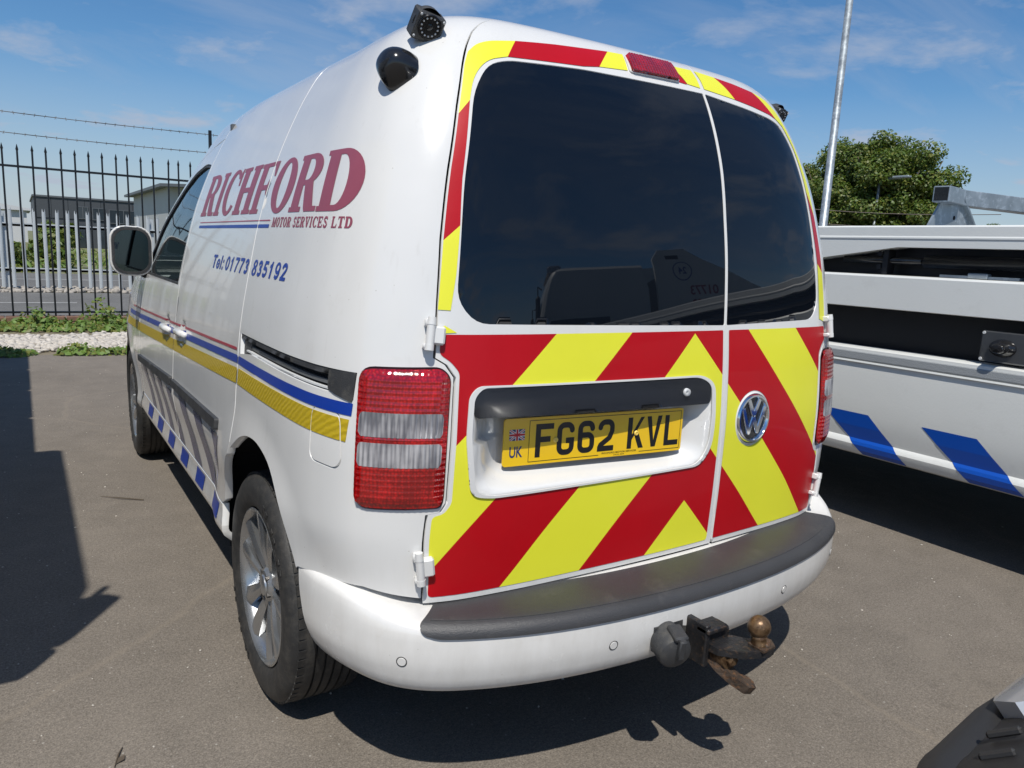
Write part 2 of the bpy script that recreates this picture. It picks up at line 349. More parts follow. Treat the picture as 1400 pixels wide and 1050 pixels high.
def roundpoly(poly,r,n=5):
    out=[];m=len(poly); rs=r if isinstance(r,(list,tuple)) else [r]*m
    for i in range(m):
        p0,p,p1=[np.array(poly[k%m],float) for k in (i-1,i,i+1)]; R=rs[i]
        if R<=0: out.append(tuple(p)); continue
        a=(p0-p);b=(p1-p);la=np.linalg.norm(a);lb=np.linalg.norm(b);a/=la;b/=lb
        d=min(R,la*.49,lb*.49); s=p+a*d;e=p+b*d
        for k in range(n+1):
            t=k/n; out.append(tuple((1-t)**2*s+2*t*(1-t)*p+t*t*e))
    return out
def circle(cx,cy,r,n=24,ry=None): return [(cx+r*math.cos(2*math.pi*i/n),cy+(ry or r)*math.sin(2*math.pi*i/n)) for i in range(n)]
def band(pts,w,closed=False):   # thick polyline as overlapping quads + joints
    out=[]
    for (a,b) in zip(pts[:-1],pts[1:]):
        a=np.array(a,float);b=np.array(b,float);d=b-a;l=np.linalg.norm(d)
        if l<1e-9: continue
        nn=np.array([-d[1],d[0]])/l*w/2; out.append(([tuple(a+nn),tuple(a-nn),tuple(b-nn),tuple(b+nn)],[]))
    for p in pts[1:-1]: out.append((circle(p[0],p[1],w/2,10),[]))
    return out
def text_region(txt,shear=0,offset=0,width=None,height=None,sp=.02,spacing=1.0):
    """built-in font as a 2D triangulation scaled to width x height, origin bottom left"""
    cu=bpy.data.curves.new('t','FONT'); cu.body=txt; cu.shear=shear; cu.offset=offset; cu.space_character=spacing; cu.resolution_u=4
    o=bpy.data.objects.new('t',cu); C.objects.link(o); dg=bpy.context.evaluated_depsgraph_get(); me=bpy.data.meshes.new_from_object(o.evaluated_get(dg))
    bpy.data.objects.remove(o)
    bm=bmesh.new(); bm.from_mesh(me); bmesh.ops.remove_doubles(bm,verts=bm.verts,dist=1e-5)
    P=np.array([v.co[:2] for v in bm.verts]); lo,hi=P.min(0),P.max(0); w=width or (hi[0]-lo[0]); h=height or (hi[1]-lo[1])
    for v in bm.verts: v.co.x=(v.co.x-lo[0])/(hi[0]-lo[0])*w; v.co.y=(v.co.y-lo[1])/(hi[1]-lo[1])*h; v.co.z=0
    for _ in range(4):
        es=[e for e in bm.edges if e.calc_length()>sp]
        if not es: break
        bmesh.ops.subdivide_edges(bm,edges=es,cuts=1,use_grid_fill=False)
    bmesh.ops.triangulate(bm,faces=bm.faces)
    P=np.array([v.co[:2] for v in bm.verts]); bm.verts.index_update(); T=np.array([[v.index for v in f.verts] for f in bm.faces],int)
    bm.free(); bpy.data.meshes.remove(me); return P,T
def xf(PT,fn): P,T=PT; a,b=fn(P[:,0],P[:,1]); return np.stack([a,b],-1),T

# ---- van body surface: S(s, v); s = arc length round the plan outline from rear centre (+ = left side), v ~ height
def _spl(pts, n=2400):
    P=np.array(pts,float); t=np.r_[0,np.cumsum(np.hypot(*np.diff(P,axis=0).T)**.5)]
    m=np.zeros_like(P)
    for k in range(2):
        m[1:-1,k]=((P[2:,k]-P[1:-1,k])/(t[2:]-t[1:-1])*(t[1:-1]-t[:-2])+(P[1:-1,k]-P[:-2,k])/(t[1:-1]-t[:-2])*(t[2:]-t[1:-1]))/(t[2:]-t[:-2])
    m[0]=(P[1]-P[0])/(t[1]-t[0]); m[0,1]=0; m[-1]=(P[-1]-P[-2])/(t[-1]-t[-2]); m[-1,1]=0
    q=np.linspace(0,t[-1],n); i=np.clip(np.searchsorted(t,q,'right')-1,0,len(t)-2)
    h=(t[i+1]-t[i])[:,None]; u=((q-t[i])[:,None])/h
    return (2*u**3-3*u**2+1)*P[i]+(u**3-2*u**2+u)*h*m[i]+(-2*u**3+3*u**2)*P[i+1]+(u**3-u**2)*h*m[i+1]
OUT=_spl([(0,.165),(.3,.172),(.5,.183),(.64,.202),(.74,.240),(.81,.302),(.852,.40),(.875,.54),(.886,.75),(.89,1.05),(.89,1.6),(.89,2.4),(.888,3.0),(.870,3.5),(.828,3.9),(.76,4.16),(.60,4.31),(.35,4.39),(0,4.42)])
SL=np.r_[0,np.cumsum(np.hypot(*np.diff(OUT,axis=0).T))]; SMAX=SL[-1]
YR,YF,YMR,YMF=.165,4.42,1.0,2.05
def sm(x,a,b):
    t=np.clip((x-a)/(b-a),0,1); return t*t*(3-2*t)
VK=np.array([.20,.28,.34,.365,.39,.45,.53,.66,.80,.95,1.07,1.24,1.36,1.48,1.60,1.70,1.78,1.86,1.96,2.10,2.40])
ZS=np.array([.20,.28,.34,.365,.39,.45,.53,.66,.80,.95,1.07,1.24,1.36,1.475,1.58,1.66,1.725,1.770,1.802,1.820,1.83])
IS=np.array([0.14, 0.1, 0.06, 0.026, 0.018, 0.024, 0.019, 0.001, 0.004, 0.015, 0.0286, 0.0612, 0.0908, 0.1285, 0.1714, 0.2108, 0.2535, 0.3156, 0.41, 0.5496, 0.8899])
ZR=np.array([.20,.28,.34,.365,.39,.45,.53,.66,.80,.95,1.07,1.24,1.36,1.475,1.590,1.680,1.739,1.781,1.805,1.818,1.83])
IR=np.array([.0,.0,.0,.0,.0,.0,.0,.0,.0,.008,.020,.042,.066,.094,.138,.185,.225,.275,.36,.48,.80])
VF=np.array([.20,.30,.45,.60,.75,.88,.95,1.00,1.05,1.10,1.14,1.24,1.36,1.48,1.60,1.70,1.78,1.86,1.96,2.10,2.40])
IF=np.array([.10,.03,.00,.02,.03,.06,.11,.22,.45,.78,.92,1.09,1.27,1.46,1.64,1.80,1.87,1.92,2.00,2.10,2.2])
def _pch(x,X,Y):
    X=np.asarray(X);Y=np.asarray(Y);h=np.diff(X);d=np.diff(Y)/h
    m=np.zeros(len(X));
    for i in range(1,len(X)-1):
        if d[i-1]*d[i]>0:
            w1=2*h[i]+h[i-1];w2=h[i]+2*h[i-1]; m[i]=(w1+w2)/(w1/d[i-1]+w2/d[i])
    m[0]=d[0];m[-1]=d[-1]
    x=np.clip(x,X[0],X[-1]); i=np.clip(np.searchsorted(X,x,'right')-1,0,len(X)-2); u=(x-X[i])/h[i]; H=h[i]
    return (2*u**3-3*u**2+1)*Y[i]+(u**3-2*u**2+u)*H*m[i]+(-2*u**3+3*u**2)*Y[i+1]+(u**3-u**2)*H*m[i+1]
_vq=np.linspace(.2,2.4,2201)
T_zs,T_is,T_zr,T_ir,T_if=[_pch(_vq,a,b) for a,b in ((VK,ZS),(VK,IS),(VK,ZR),(VK,IR),(VF,IF))]
def _g(a,k):  # light smoothing of a table
    w=np.hanning(2*k+1); w/=w.sum(); return np.convolve(np.r_[a[0]-(a[k:0:-1]-a[0]),a,2*a[-1]-a[-2:-k-2:-1]],w,'valid')
T_zs,T_is,T_zr,T_ir,T_if=[_g(a,25) for a in (T_zs,T_is,T_zr,T_ir,T_if)]
WY=[(.841,.316),(3.541,.316)]
def roofdrop(y): return .02*sm(y,1.7,2.3)+np.clip(y-2.2,0,None)**1.6*.22
def S(s,v,off=0.,flare=True):
    s=np.asarray(s,float);v=np.asarray(v,float); s,v=np.broadcast_arrays(s,v)
    sg=np.where(s<0,1.,-1.); a=np.clip(np.abs(s),0,SMAX)
    x=np.interp(a,SL,OUT[:,0]);y=np.interp(a,SL,OUT[:,1])
    tv=lambda T: np.interp(v,_vq,T)
    i_s,i_r,i_f=tv(T_is),tv(T_ir),tv(T_if)
    i_s=i_s*(1-.08*(1-sm(y,.3,.85))*sm(v,1.15,1.6)*(1-sm(v,1.75,2.1)))
    X=x*(.89-i_s)/.89
    Y=np.where(y<YMR, y+i_r*(YMR-y)/(YMR-YR), np.where(y>YMF,y-i_f*(y-YMF)/(YF-YMF),y))
    wr=1-sm(y,.19,.55)
    Z=tv(T_zs)*(1-wr)+tv(T_zr)*wr
    Z=Z-roofdrop(Y)*sm(v,1.25,1.75)
    if flare:
        f=np.zeros_like(X)
        for wy,wz in WY:
            r=np.hypot(Y-wy,Z-wz)
            f=np.maximum(f,.016*(1-sm(r,.36,.52)))
        X=X+f*sm(x,.72,.86)
    for dy_,dz_ in ((2.125,.888),(1.80,.905)):      # finger dishes behind the two door handles
        X=X-.020*(1-sm(np.hypot((Y-dy_)/.062,(Z-dz_)/.052),.45,1.0))*(x>.8)
    return np.stack([X*sg+.020*(Z-.80),Y,Z],-1)
def SN(s,v,off=0.,e=1.5e-3):
    P=S(s,v); du=S(s+e,v)-S(s-e,v); dv=S(s,np.asarray(v)+e)-S(s,np.asarray(v)-e)
    n=np.cross(dv,du); n/=np.maximum(np.linalg.norm(n,axis=-1,keepdims=True),1e-12)
    # orient outwards
    return P+n*np.asarray(off)[...,None] if np.ndim(off) else P+n*off, n
def sy(y,v=.8):  # s on the left side for real y at level v
    y=np.asarray(y,float);v=np.asarray(v,float)
    i_r=np.interp(v,_vq,T_ir);i_f=np.interp(v,_vq,T_if)
    yr=(y-i_r*YMR/(YMR-YR))/(1-i_r/(YMR-YR)); yf=(y-i_f*YMF/(YF-YMF))/(1-i_f/(YF-YMF))
    y0=np.where(y<YMR,yr,np.where(y>YMF,yf,y))
    return np.interp(y0,OUT[:,1],SL)
# ================================================================== THE VAN
van=thing('panel_van','white panel van with red and yellow chevrons on its rear doors','van',(0,2.2,0),zero=True)
def fS(sg=1): return lambda a,b,off=0.: SN(sg*a,b,off)[0]
def fY(sg=1): return lambda y,v,off=0.: SN(sg*sy(y,v),v,off)[0]
def YP(poly): return [(float(sy(y,v)),v) for y,v in poly]      # (y,v) -> (s,v)
def xs(x,v):   # s of a given x on the rear face (right positive)
    v=np.asarray(v,float); i=np.interp(v,_vq,T_is)
    i=i*(1-.08*sm(v,1.15,1.6)*(1-sm(v,1.75,2.1))); z=np.interp(v,_vq,T_zr)
    x=x-.020*(z-.80)
    return -np.sign(x)*np.interp(abs(x)*.89/(.89-i),OUT[:600,0],SL[:600])
LAMP=roundpoly([(.652,.7175),(.812,.7165),(.829,.735),(.838,1.003),(.665,1.008),(.6475,.985),(.645,.74)],[.03,.012,.02,.03,.02,.02,.02])
LAMPO=roundpoly([(.645,.712),(.817,.711),(.834,.732),(.842,1.008),(.667,1.012),(.643,.990),(.6405,.737)],[.03,.015,.02,.035,.025,.02,.02])
# door outer edge (bottom to top) in (s, v), wrapping the lamp
EDGE=[(.690,.500),(.6815,.60),(.6735,.700),(.645,.704),(.632,.725),(.631,.86),(.634,.99),(.655,1.016),(.681,1.030),(.683,1.09),(.691,1.20),(.6965,1.27),(.699,1.42),(.6965,1.56),(.692,1.66),(.688,1.715),(.680,1.765),(.665,1.81),(.64,1.85),(.60,1.88)]
ARCH=[(.438,.33),(.440,.402),(.468,.48),(.500,.55),(.548,.64),(.62,.715),(.70,.748),(.78,.755),(.86,.738),(.945,.688)]
ARCH=[tuple(p) for p in _spl(ARCH,26)] if False else ARCH
ARCHF=[(1.0,.640),(1.055,.565),(1.095,.47),(1.115,.40),(1.12,.352)]
SEAMR=[(.958,.70),(.958,.79),(.970,.90),(.982,1.0),(.983,1.12),(.990,1.19),(1.003,1.27),(1.018,1.50),(1.024,1.70),(1.03,1.80),(1.04,1.88)]
SLOT=[(.850,.934),(.846,.992),(1.519,1.001),(1.505,.946),(1.40,.958),(.90,.943)]
FLAP=roundpoly([(.868,.800),(.880,.912),(.978,.915),(.977,.80),(.962,.787),(.885,.783)],[.02,.035,.035,.02,.02,.02])
def smooth_pts(P,k=4):
    P=[np.array(p,float) for p in P]; out=[]
    for i in range(len(P)-1):
        p0=P[max(i-1,0)];p1=P[i];p2=P[i+1];p3=P[min(i+2,len(P)-1)]
        for j in range(k):
            t=j/k; out.append(tuple(.5*((2*p1)+(-p0+p2)*t+(2*p0-5*p1+4*p2-p3)*t*t+(-p0+3*p1-3*p2+p3)*t**3)))
    out.append(tuple(P[-1])); return out
def inset_poly(poly,d):
    q=np.array(poly,float); c=q.mean(0); r=np.linalg.norm(q-c,axis=1,keepdims=True); return [tuple(p) for p in q+(c-q)/r*d]
def clipy(poly,a=None,b=None):
    def cl(P,val,keep):
        out=[]
        for i in range(len(P)):
            p,q=P[i],P[(i+1)%len(P)]; ip,iq=keep(p[0],val),keep(q[0],val)
            if ip: out.append(p)
            if ip!=iq: t=(val-p[0])/(q[0]-p[0]); out.append((val,p[1]+t*(q[1]-p[1])))
        return out
    P=list(poly)
    if a is not None: P=cl(P,a,lambda x,v:x>=v)
    if b is not None and P: P=cl(P,b,lambda x,v:x<=v)
    return P
_j=smooth_pts(ARCH+[(.985,.655)]+ARCHF,4); ARCH=[p for p in _j if p[0]<.958]; ARCHF=[p for p in _j if p[0]>.975]
# ---- lower striping
BLUE=[(.312,.902),(.312,.928),(.60,.934),(.98,.939),(1.95,.9055),(3.43,.856),(3.43,.834),(1.95,.884),(.98,.918),(.60,.910)]
GOLD=[(.318,.847),(.316,.894),(.60,.902),(.96,.9056),(1.95,.865),(3.62,.8046),(3.66,.7626),(1.95,.822),(.96,.8634),(.60,.858)]
REDL=[(.99,.951),(.99,.959),(1.95,.928),(3.25,.892),(3.25,.884),(1.95,.920)]
GOLD_REAR=GOLD
def film(name,polys,m,parent,f,sp=.016,off=.0014,depth=0):
    polys=[p for p in polys if len(p)>2]
    if polys: return skin(name,region([(p,[]) for p in polys],sp),f,m,parent,off,depth)
def diag_quads(y0,y1,vt,vb,lean,w,pitch,n):   # slanting stripes under the rub strip
    out=[]
    for i in range(n):
        a=y0+i*pitch; out.append([(a,vt),(a+w,vt),(a+w-lean,vb),(a-lean,vb)])
    return out
def side(sg):
    L=sg>0; f=fS(sg); g=fY(sg)
    # ---- quarter panel, round the corner to the door edge
    poly=[(s+.006,v) for s,v in EDGE if v>=.515]+YP([(y-.0035,v) for y,v in reversed(SEAMR)])+YP(list(reversed(ARCH))[0:])
    poly=[(.6945,.512)]+poly
    poly+= [(1.030,.520),(.925,.531),(.82,.534),(.757,.522)]
    # the arch bottom below the bumper line is hidden by the bumper; drop arch points under v=.51
    poly=[p for p in poly if not (p[1]<.505)]
    holes=[LAMPO,SLOT]+([FLAP] if L else [])
    lamp_ok=lambda c: ~inpoly(c,LAMPO)
    q=skin('quarter_panel',region([(poly,holes)],.021),f,'white',van,0,.022)
    # ---- recessed sliding-door track
    if True:
        tr=skin('door_track',region([(inset_poly(SLOT,-.004),[])],.03),f,'shell',q,-.030,0)
        rail=region([([(.93,.957),(.93,.966),(1.49,.976),(1.49,.967)],[])],.03); skin('track_rail',rail,f,'grey',q,-.012,.014)
        rail=region([([(.90,.947),(.90,.951),(1.46,.963),(1.46,.959)],[])],.03); skin('track_rail',rail,f,'alu',q,-.004,.010)
        skin('track_upper_lip',region([([(.852,.978),(.852,.991),(1.515,1.0),(1.515,.988)],[])],.03),f,'trim',q,-.002,.012)
        skin('track_end_cover',region([(roundpoly([(.851,.930),(.849,.992),(.925,.990),(.925,.950),(.905,.942)],.006),[])],.02),f,'trim',q,.003,.012)
        skin('track_front_block',region([([(1.44,.955),(1.44,.999),(1.515,1.0),(1.503,.947)],[])],.02),f,'trim',q,-.010,.012)
    if L:
        fl=inset_poly(FLAP,.0045); h=skin('fuel_flap',region([(fl,[])],.02),f,'white',q,0,.012)
        skin('gap_backing',region([(inset_poly(FLAP,-.01),[])],.03),f,'alu',q,-.008,0)
        gp=YP(clipy(GOLD,None,.952)); gq=region([(gp,[])],.016,cut=[FLAP,fl],pred=lambda c: (~inpoly(c,FLAP))|inpoly(c,fl))
        skin('gold_tape',gq,f,'gold',q,.0014,.0014)
    else: film('gold_tape',[YP(clipy(GOLD,None,.952))],'gold',q,f)
    film('blue_tape',[YP(clipy(BLUE,None,.962))],'blue',q,f)
    # ---- tail lamp
    lp=skin('tail_lamp',region([(LAMPO,[])],.012),f,'lampbase',van,-.004,.03)
    cl1=rrect(.6555,.8055,.8265,.8545,.010,4); cl2=rrect(.6560,.8670,.8275,.9165,.010,4)
    def lens(name,m,ribs,amp,pred,sp=.0034,off=.004,cut=()):
        def fl_(a,b,off=0.):
            ed=np.minimum(np.minimum(a-.645,.838-a),np.minimum(b-.716,1.006-b)); dome=.010*sm(ed,-.012,.026)
            return SN(sg*a,b,dome+amp*(np.sin(a*ribs[0])+np.sin(b*ribs[1]))+off)[0]
        return skin(name,region([(LAMP,[])],sp,cut=[cl1,cl2,[(.60,.8605),(.90,.8605),(.90,.8612),(.60,.8612)]],pred=pred),fl_,m,lp,off,.006)
    lens('red_lens','lensred',(520,520),.0004,lambda c:~inpoly(c,cl1)&~inpoly(c,cl2)&(c[:,1]<.8605))
    lens('red_lens','lensred',(520,520),.0004,lambda c:~inpoly(c,cl1)&~inpoly(c,cl2)&(c[:,1]>.8612))
    lens('clear_lens','lensclear',(600,0),.0010,lambda c:inpoly(c,cl1),.0026,.0045); lens('clear_lens','lensclear',(600,0),.0010,lambda c:inpoly(c,cl2),.0026,.0045)
    # ---- sliding (or fixed) door
    dpoly=[(1.135,.470)]+[(y+.0035,v) for y,v in reversed(ARCHF) if v>.48]+[(y+.0035,v) for y,v in SEAMR]+[(1.955,1.88),(1.954,1.60),(1.952,1.0),(1.950,.62),(1.945,.470)]
    sd=skin('sliding_door',region([(dpoly,[])],.028),g,'white',van,0,.022)
    # ---- front door with window opening
    WIN=roundpoly([(1.985,1.068),(1.976,1.545),(2.10,1.566),(2.27,1.540),(2.44,1.470),(2.62,1.37),(2.80,1.255),(2.945,1.150),(2.985,1.095),(2.90,1.070)],[.01,.02,.04,.04,.04,.04,.04,.04,.02,.02])
    fpoly=[(1.962,.470),(1.9615,.62),(1.9585,1.0),(1.9605,1.60),(1.9605,1.665),(2.12,1.650),(2.30,1.605),(2.48,1.52),(2.66,1.415),(2.84,1.295),(2.98,1.19),(3.05,1.10),(3.06,1.02),(2.935,.985),(2.925,.80),(2.93,.62),(2.97,.47)]
    fd=skin('front_door',region([(fpoly,[WIN])],.028),g,'white',van,0,.022)
    WI=inset_poly(WIN,.022); fr=skin('window_frame',region([(WIN,[WI])],.03),g,'trim',fd,-.004,.02)
    gl=skin('side_window',region([(inset_poly(WIN,.016),[])],.05),g,'glass',fd,-.010,0)
    # ---- sill
    sp_=[(1.12,.352),(1.118,.40),(1.132,.464),(2.975,.464),(3.03,.42),(3.06,.352),(3.06,.30),(1.12,.30)]
    sl_=skin('sill',region([(sp_,[])],.018),g,'white',van,0,.02)
    # ---- front wing and bumper corner
    ARF=[(3.06+.48*(1-math.cos(t)),.33+.41*math.sin(t)) for t in np.linspace(.0,math.pi,17)]
    ARF=[(3.54-.41*math.cos(t),.345+.395*math.sin(t)) for t in np.linspace(-.15,math.pi+.15,19)]
    wp=YP([(3.02,.47),(2.976,.47),(2.936,.62),(2.931,.80),(2.941,.982)])+[(float(sy(3.066,1.018)),1.018),(SMAX+.0,1.018),(SMAX,.30)]+[(float(sy(y,v)),v) for y,v in reversed(ARF)]
    wp=[p for p in wp if p[1]>=.285]
    fw_=skin('front_wing',region([(wp,[])],.035),f,'white',van,0,.02)
    # a-pillar, bonnet, windscreen
    ap=[(float(sy(y,v)),v) for y,v in [(1.9605,1.88),(1.9605,1.669),(2.12,1.654),(2.30,1.609),(2.48,1.524),(2.66,1.419),(2.84,1.299),(2.985,1.194),(3.056,1.10),(3.066,1.022)]]
    bo=[(float(sy(3.066,1.022)),1.022),(SMAX,1.022),(SMAX,1.128),(float(sy(3.045,1.11)),1.128)]
    skin('bonnet_side',region([(bo,[])],.03),f,'white',van,0,.01)
    wsl=4.38
    wsc=[(wsl,1.15),(wsl,1.70),(SMAX,1.70),(SMAX,1.15)]
    apo=ap[:-2]+[(float(sy(3.045,1.11)),1.132),(SMAX,1.132),(SMAX,1.15),(wsl,1.15),(wsl,1.70),(SMAX,1.70),(SMAX,1.88)]
    skin('windscreen_pillar',region([(apo,[])],.035),f,'white',van,0,.01)
    skin('windscreen',region([(wsc,[])],.05),f,'glass',van,-.003,0)
    # headlamp
    skin('headlamp',region([(roundpoly([(4.20,.74),(4.22,.93),(4.62,.90),(4.70,.80),(4.60,.74)],.03),[])],.03),f,'lensclear',van,.006,.01)
    skin('front_bumper_grille',region([(roundpoly([(4.75,.42),(4.72,.56),(SMAX,.60),(SMAX,.40)],.03),[])],.04),f,'trim',van,.004,.01)
    # stripes
    film('gold_tape',[clipy(GOLD,.966,1.952)],'gold',sd,g); film('blue_tape',[clipy(BLUE,.972,1.9525)],'blue',sd,g); film('red_tape',[clipy(REDL,.98,1.9525)],'redline',sd,g)
    film('gold_tape',[clipy(GOLD,1.9605,2.925)],'gold',fd,g); film('blue_tape',[clipy(BLUE,1.9605,2.925)],'blue',fd,g); film('red_tape',[clipy(REDL,1.9605,2.925)],'redline',fd,g)
    film('gold_tape',[clipy(GOLD,2.937,None)],'gold',fw_,g); film('blue_tape',[clipy(BLUE,2.937,None)],'blue',fw_,g); film('red_tape',[clipy(REDL,2.945,None)],'redline',fw_,g)
    # rub strips (doors)
    for a,b,par,va,vb in ((1.150,1.938,sd,.707,.6985),(1.972,2.890,fd,.698,.662)):
        t=lambda y,o,va=va,vb=vb,a=a,b=b: va+(vb-va)*(y-a)/(b-a)+o
        pl=roundpoly([(a,t(a,-.018)),(a,t(a,.017)),(b,t(b,.014)),(b,t(b,-.014))],.008)
        skin('rub_strip',region([(pl,[])],.010),g,'trim',par,.013,.014)
    # slanted blue stripes below the strips, and the blue blocks on the sill
    for i in range(7):
        a=1.135+i*.285 if i<3 else 2.02+(i-3)*.235; w=.125 if i<3 else .10; vt=.674 if i<3 else .655; q4=[(a,vt),(a+w,vt-.002),(a+w-.20,.474),(a-.20,.474)]
        for lo,hi,par in ((1.14,1.948,sd),(1.966,2.92,fd)):
            c=clipy(q4,lo,hi)
            if len(c)>2: film('slanted_stripe',[c],'slant',par,g)
    for i in range(6):
        a=1.17+i*.292; film('sill_block',[[(a,.456),(a+.135,.456),(a+.150,.398),(a+.020,.398)]],'blue',sl_,g)
    # handles
    for hy,hv,par in ((2.125,.888,fd),(1.80,.905,sd)):
        h=MB(); R=None; c0=SN(sg*sy(np.array([hy-.098,hy-.05,hy,hy+.05,hy+.098]),hv),np.full(5,hv),np.array([.004,.024,.030,.024,.004]))[0]
        x=lambda p,o: Vector((p[0]-sg*0,p[1],p[2]))
        h.tube([Vector(p) for p in c0],[.010,.0135,.0145,.0135,.011],12)
        hb=h.obj('door_handle','white',par,smooth=True); hb.scale=(1,1,1)
        k=MB(); p=SN(sg*sy(hy-.075,hv),hv,.012)[0]; R=Matrix.Translation(Vector(p)); k.lathe([(-.006,.0),(-.006,.008),(.010,.009),(.011,0)],20,'x'); k.v=[tuple(R@Vector(v)) for v in k.v]; k.obj('lock_cylinder','alu' if L else 'white',par,smooth=True)
    return q,sd,fd
Q,SD,FD=side(1); side(-1)
# ---- bonnet joins and roof: one sheet from v=1.88 inwards
def roof_grid():
    vs=np.r_[np.linspace(1.884,2.1,12),np.linspace(2.13,2.39,14)]; V=[];F=[];n=181
    sv=np.linspace(-SMAX,SMAX,2*n-1); m=len(sv)
    for v in vs:
        P=S(sv,np.full(m,v)); V+=list(P)
    for i in range(len(vs)-1):
        for j in range(m-1): F.append((i*m+j,i*m+j+1,(i+1)*m+j+1,(i+1)*m+j))
    return V,F
V_,F_=roof_grid(); mesh_obj('roof',V_,F_,'white',van,smooth=True)
# inner shell and bulkhead so no light passes through the gaps
def shell():
    s1=float(sy(1.93,1.0)); sv=np.linspace(-s1,s1,141); vs=np.linspace(.50,1.86,34); V=[];F=[];m=len(sv)
    for v in vs: V+=list(SN(sv,np.full(m,v),-.045)[0])
    for i in range(len(vs)-1):
        for j in range(m-1):
            F.append((i*m+j,i*m+j+1,(i+1)*m+j+1,(i+1)*m+j))
    ok=[]
    for f in F:
        c=np.mean([V[i] for i in f],0)
        if math.hypot(c[1]-.82,c[2]-.345)<.44 and abs(c[0])>.6: continue
        if c[1]<.35 and -.66<c[0]<.20 and .66<c[2]<1.03: continue
        ok.append(f)
    mesh_obj('inner_shell',V,ok,'shell',van)
shell()
b=MB(); b.box((-.80,1.92,.40),(.80,1.95,1.05)); b.box((-.66,1.92,1.05),(.66,1.95,1.68)); b.obj('bulkhead','grey',van)
b=MB(); b.box((-.62,.22,.30),(.62,4.1,.36)); b.box((-.84,1.22,.33),(-.62,3.05,.36)); b.box((.62,1.22,.33),(.84,3.05,.36)); b.box((-.8,1.95,.36),(.8,3.0,.40)); b.box((-.55,3.0,.40),(.55,3.05,1.0)); b.obj('underbody','dark',van)
# wheel housings
def housing(cy,sg):
    b=MB(); n=22; V=[];F=[]
    for i in range(n+1):
        t=rad(6+182*i/n); y=cy-.415*math.cos(t); z=.345+.415*math.sin(t)
        V+= [(-sg*.848,y,z),(-sg*.60,y,z)]
    for i in range(n): F.append((2*i,2*i+1,2*i+3,2*i+2))
    k=len(V); V.append((-sg*.60,cy,.345)); 
    for i in range(n): F.append((2*i+1,k,2*i+3))
    b.add(V,F); b.obj('wheel_housing','shell',van)
for sg in (1,-1): housing(.815,sg); housing(3.54,sg)
# cabin: dashboard, seats, wheel
b=MB(); b.bbox((-.72,2.95,.80),(.72,3.25,1.05),.03); b.obj('dashboard','grey',van)
for x in (-.38,.38):
    b=MB(); b.bbox((x-.24,2.12,.50),(x+.24,2.60,.68),.05); R=Matrix.Translation((x,2.14,.66))@Matrix.Rotation(rad(8),4,'X'); b.bbox((-.23,-.07,0),(.23,.07,.62),.05,R); b.bbox((-.12,-.05,.66),(.12,.05,.86),.04,R); b.tube([R@Vector((-.05,0,.6)),R@Vector((-.05,0,.7))],.008); b.tube([R@Vector((.05,0,.6)),R@Vector((.05,0,.7))],.008)
    b.obj('seat','fabric',van,angle=40)
b=MB(); R=Matrix.Translation((.38,2.88,1.0))@Matrix.Rotation(rad(62),4,'X')
b.tube([R@Vector((.18*math.cos(t),.18*math.sin(t),0)) for t in np.linspace(0,2*math.pi,25)],.014,8,False); b.tube([R@Vector((-.17,0,0)),R@Vector((.17,0,0))],.012); b.tube([R@Vector((0,0,0)),R@Vector((0,0,-.2))],.02); b.obj('steering_wheel','trim',van,smooth=True)
# ---------------------------------------------------------------- rear doors
fR=fS(1)
PLATE_REC=roundpoly([(.575,.737),(.594,.86),(.594,.948),(.575,.968),(-.075,.963),(-.122,.940),(-.127,.85),(-.122,.775),(-.085,.731),(.53,.728)],[.05,.02,.04,.02,.03,.03,.03,.03,.03,.05])
SH=lambda v: .026*max(0,v-1.0905)/.6255
vv=[.500,.60,.70,.80,.95,1.09,1.24,1.36,1.48,1.60,1.70,1.76,1.82,1.88]
GW=lambda v: 1 if v<1.06 else .3
def seam(dx): return [(float(xs(.170+dx*GW(v)+SH(v),v)),v) for v in vv]
gle=lambda x0: [(float(xs(x0+.026*(v-1.0905)/.6255,v)),v) for v in (1.63,1.54,1.45,1.36,1.27,1.18)]
GL=roundpoly([(float(xs(.1675,1.0905)),1.0905),(.600,1.1),(.648,1.15),(.660,1.40),(.659,1.60),(.625,1.668),(.565,1.689),(.30,1.707),(float(xs(.1935,1.716)),1.716)]+gle(.1675),[.006,.05,.03,.03,.04,.04,.04,.03,.008]+[0]*6,4)
GLR=roundpoly([(float(xs(.1745,1.0905)),1.0905),(-.588,1.1),(-.630,1.15),(-.648,1.35),(-.655,1.50),(-.664,1.60),(-.645,1.660),(-.59,1.683),(-.46,1.697),(float(xs(.1990,1.716)),1.716)]+gle(.1745),[.006,.04,.03,.03,.03,.04,.03,.03,.03,.008]+[0]*6,4)
def door(left):
    if left: poly=[(s,v) for s,v in EDGE if v>=.5]+list(reversed(seam(-.0045))); hs=[PLATE_REC,inset_poly(GL,0)]; gl=GL
    else: poly=[(-s,v) for s,v in EDGE if v>=.5]+list(reversed(seam(.0045))); hs=[circle(-.2965,.8355,.070,32,.073),GLR]; gl=GLR
    d=skin('rear_door',region([(poly,hs)],.016),fR,'white',van,0,.022)
    skin('rear_window',region([(inset_poly(gl,.0008),[])],.014),fR,'glassdark',d,-.0022,.004)
    return d,poly
DL,PL=door(True); DR,PR=door(False)
DL['label']='wide left rear door with the number plate recess'; DR['label']='narrow right rear door with the round maker badge'
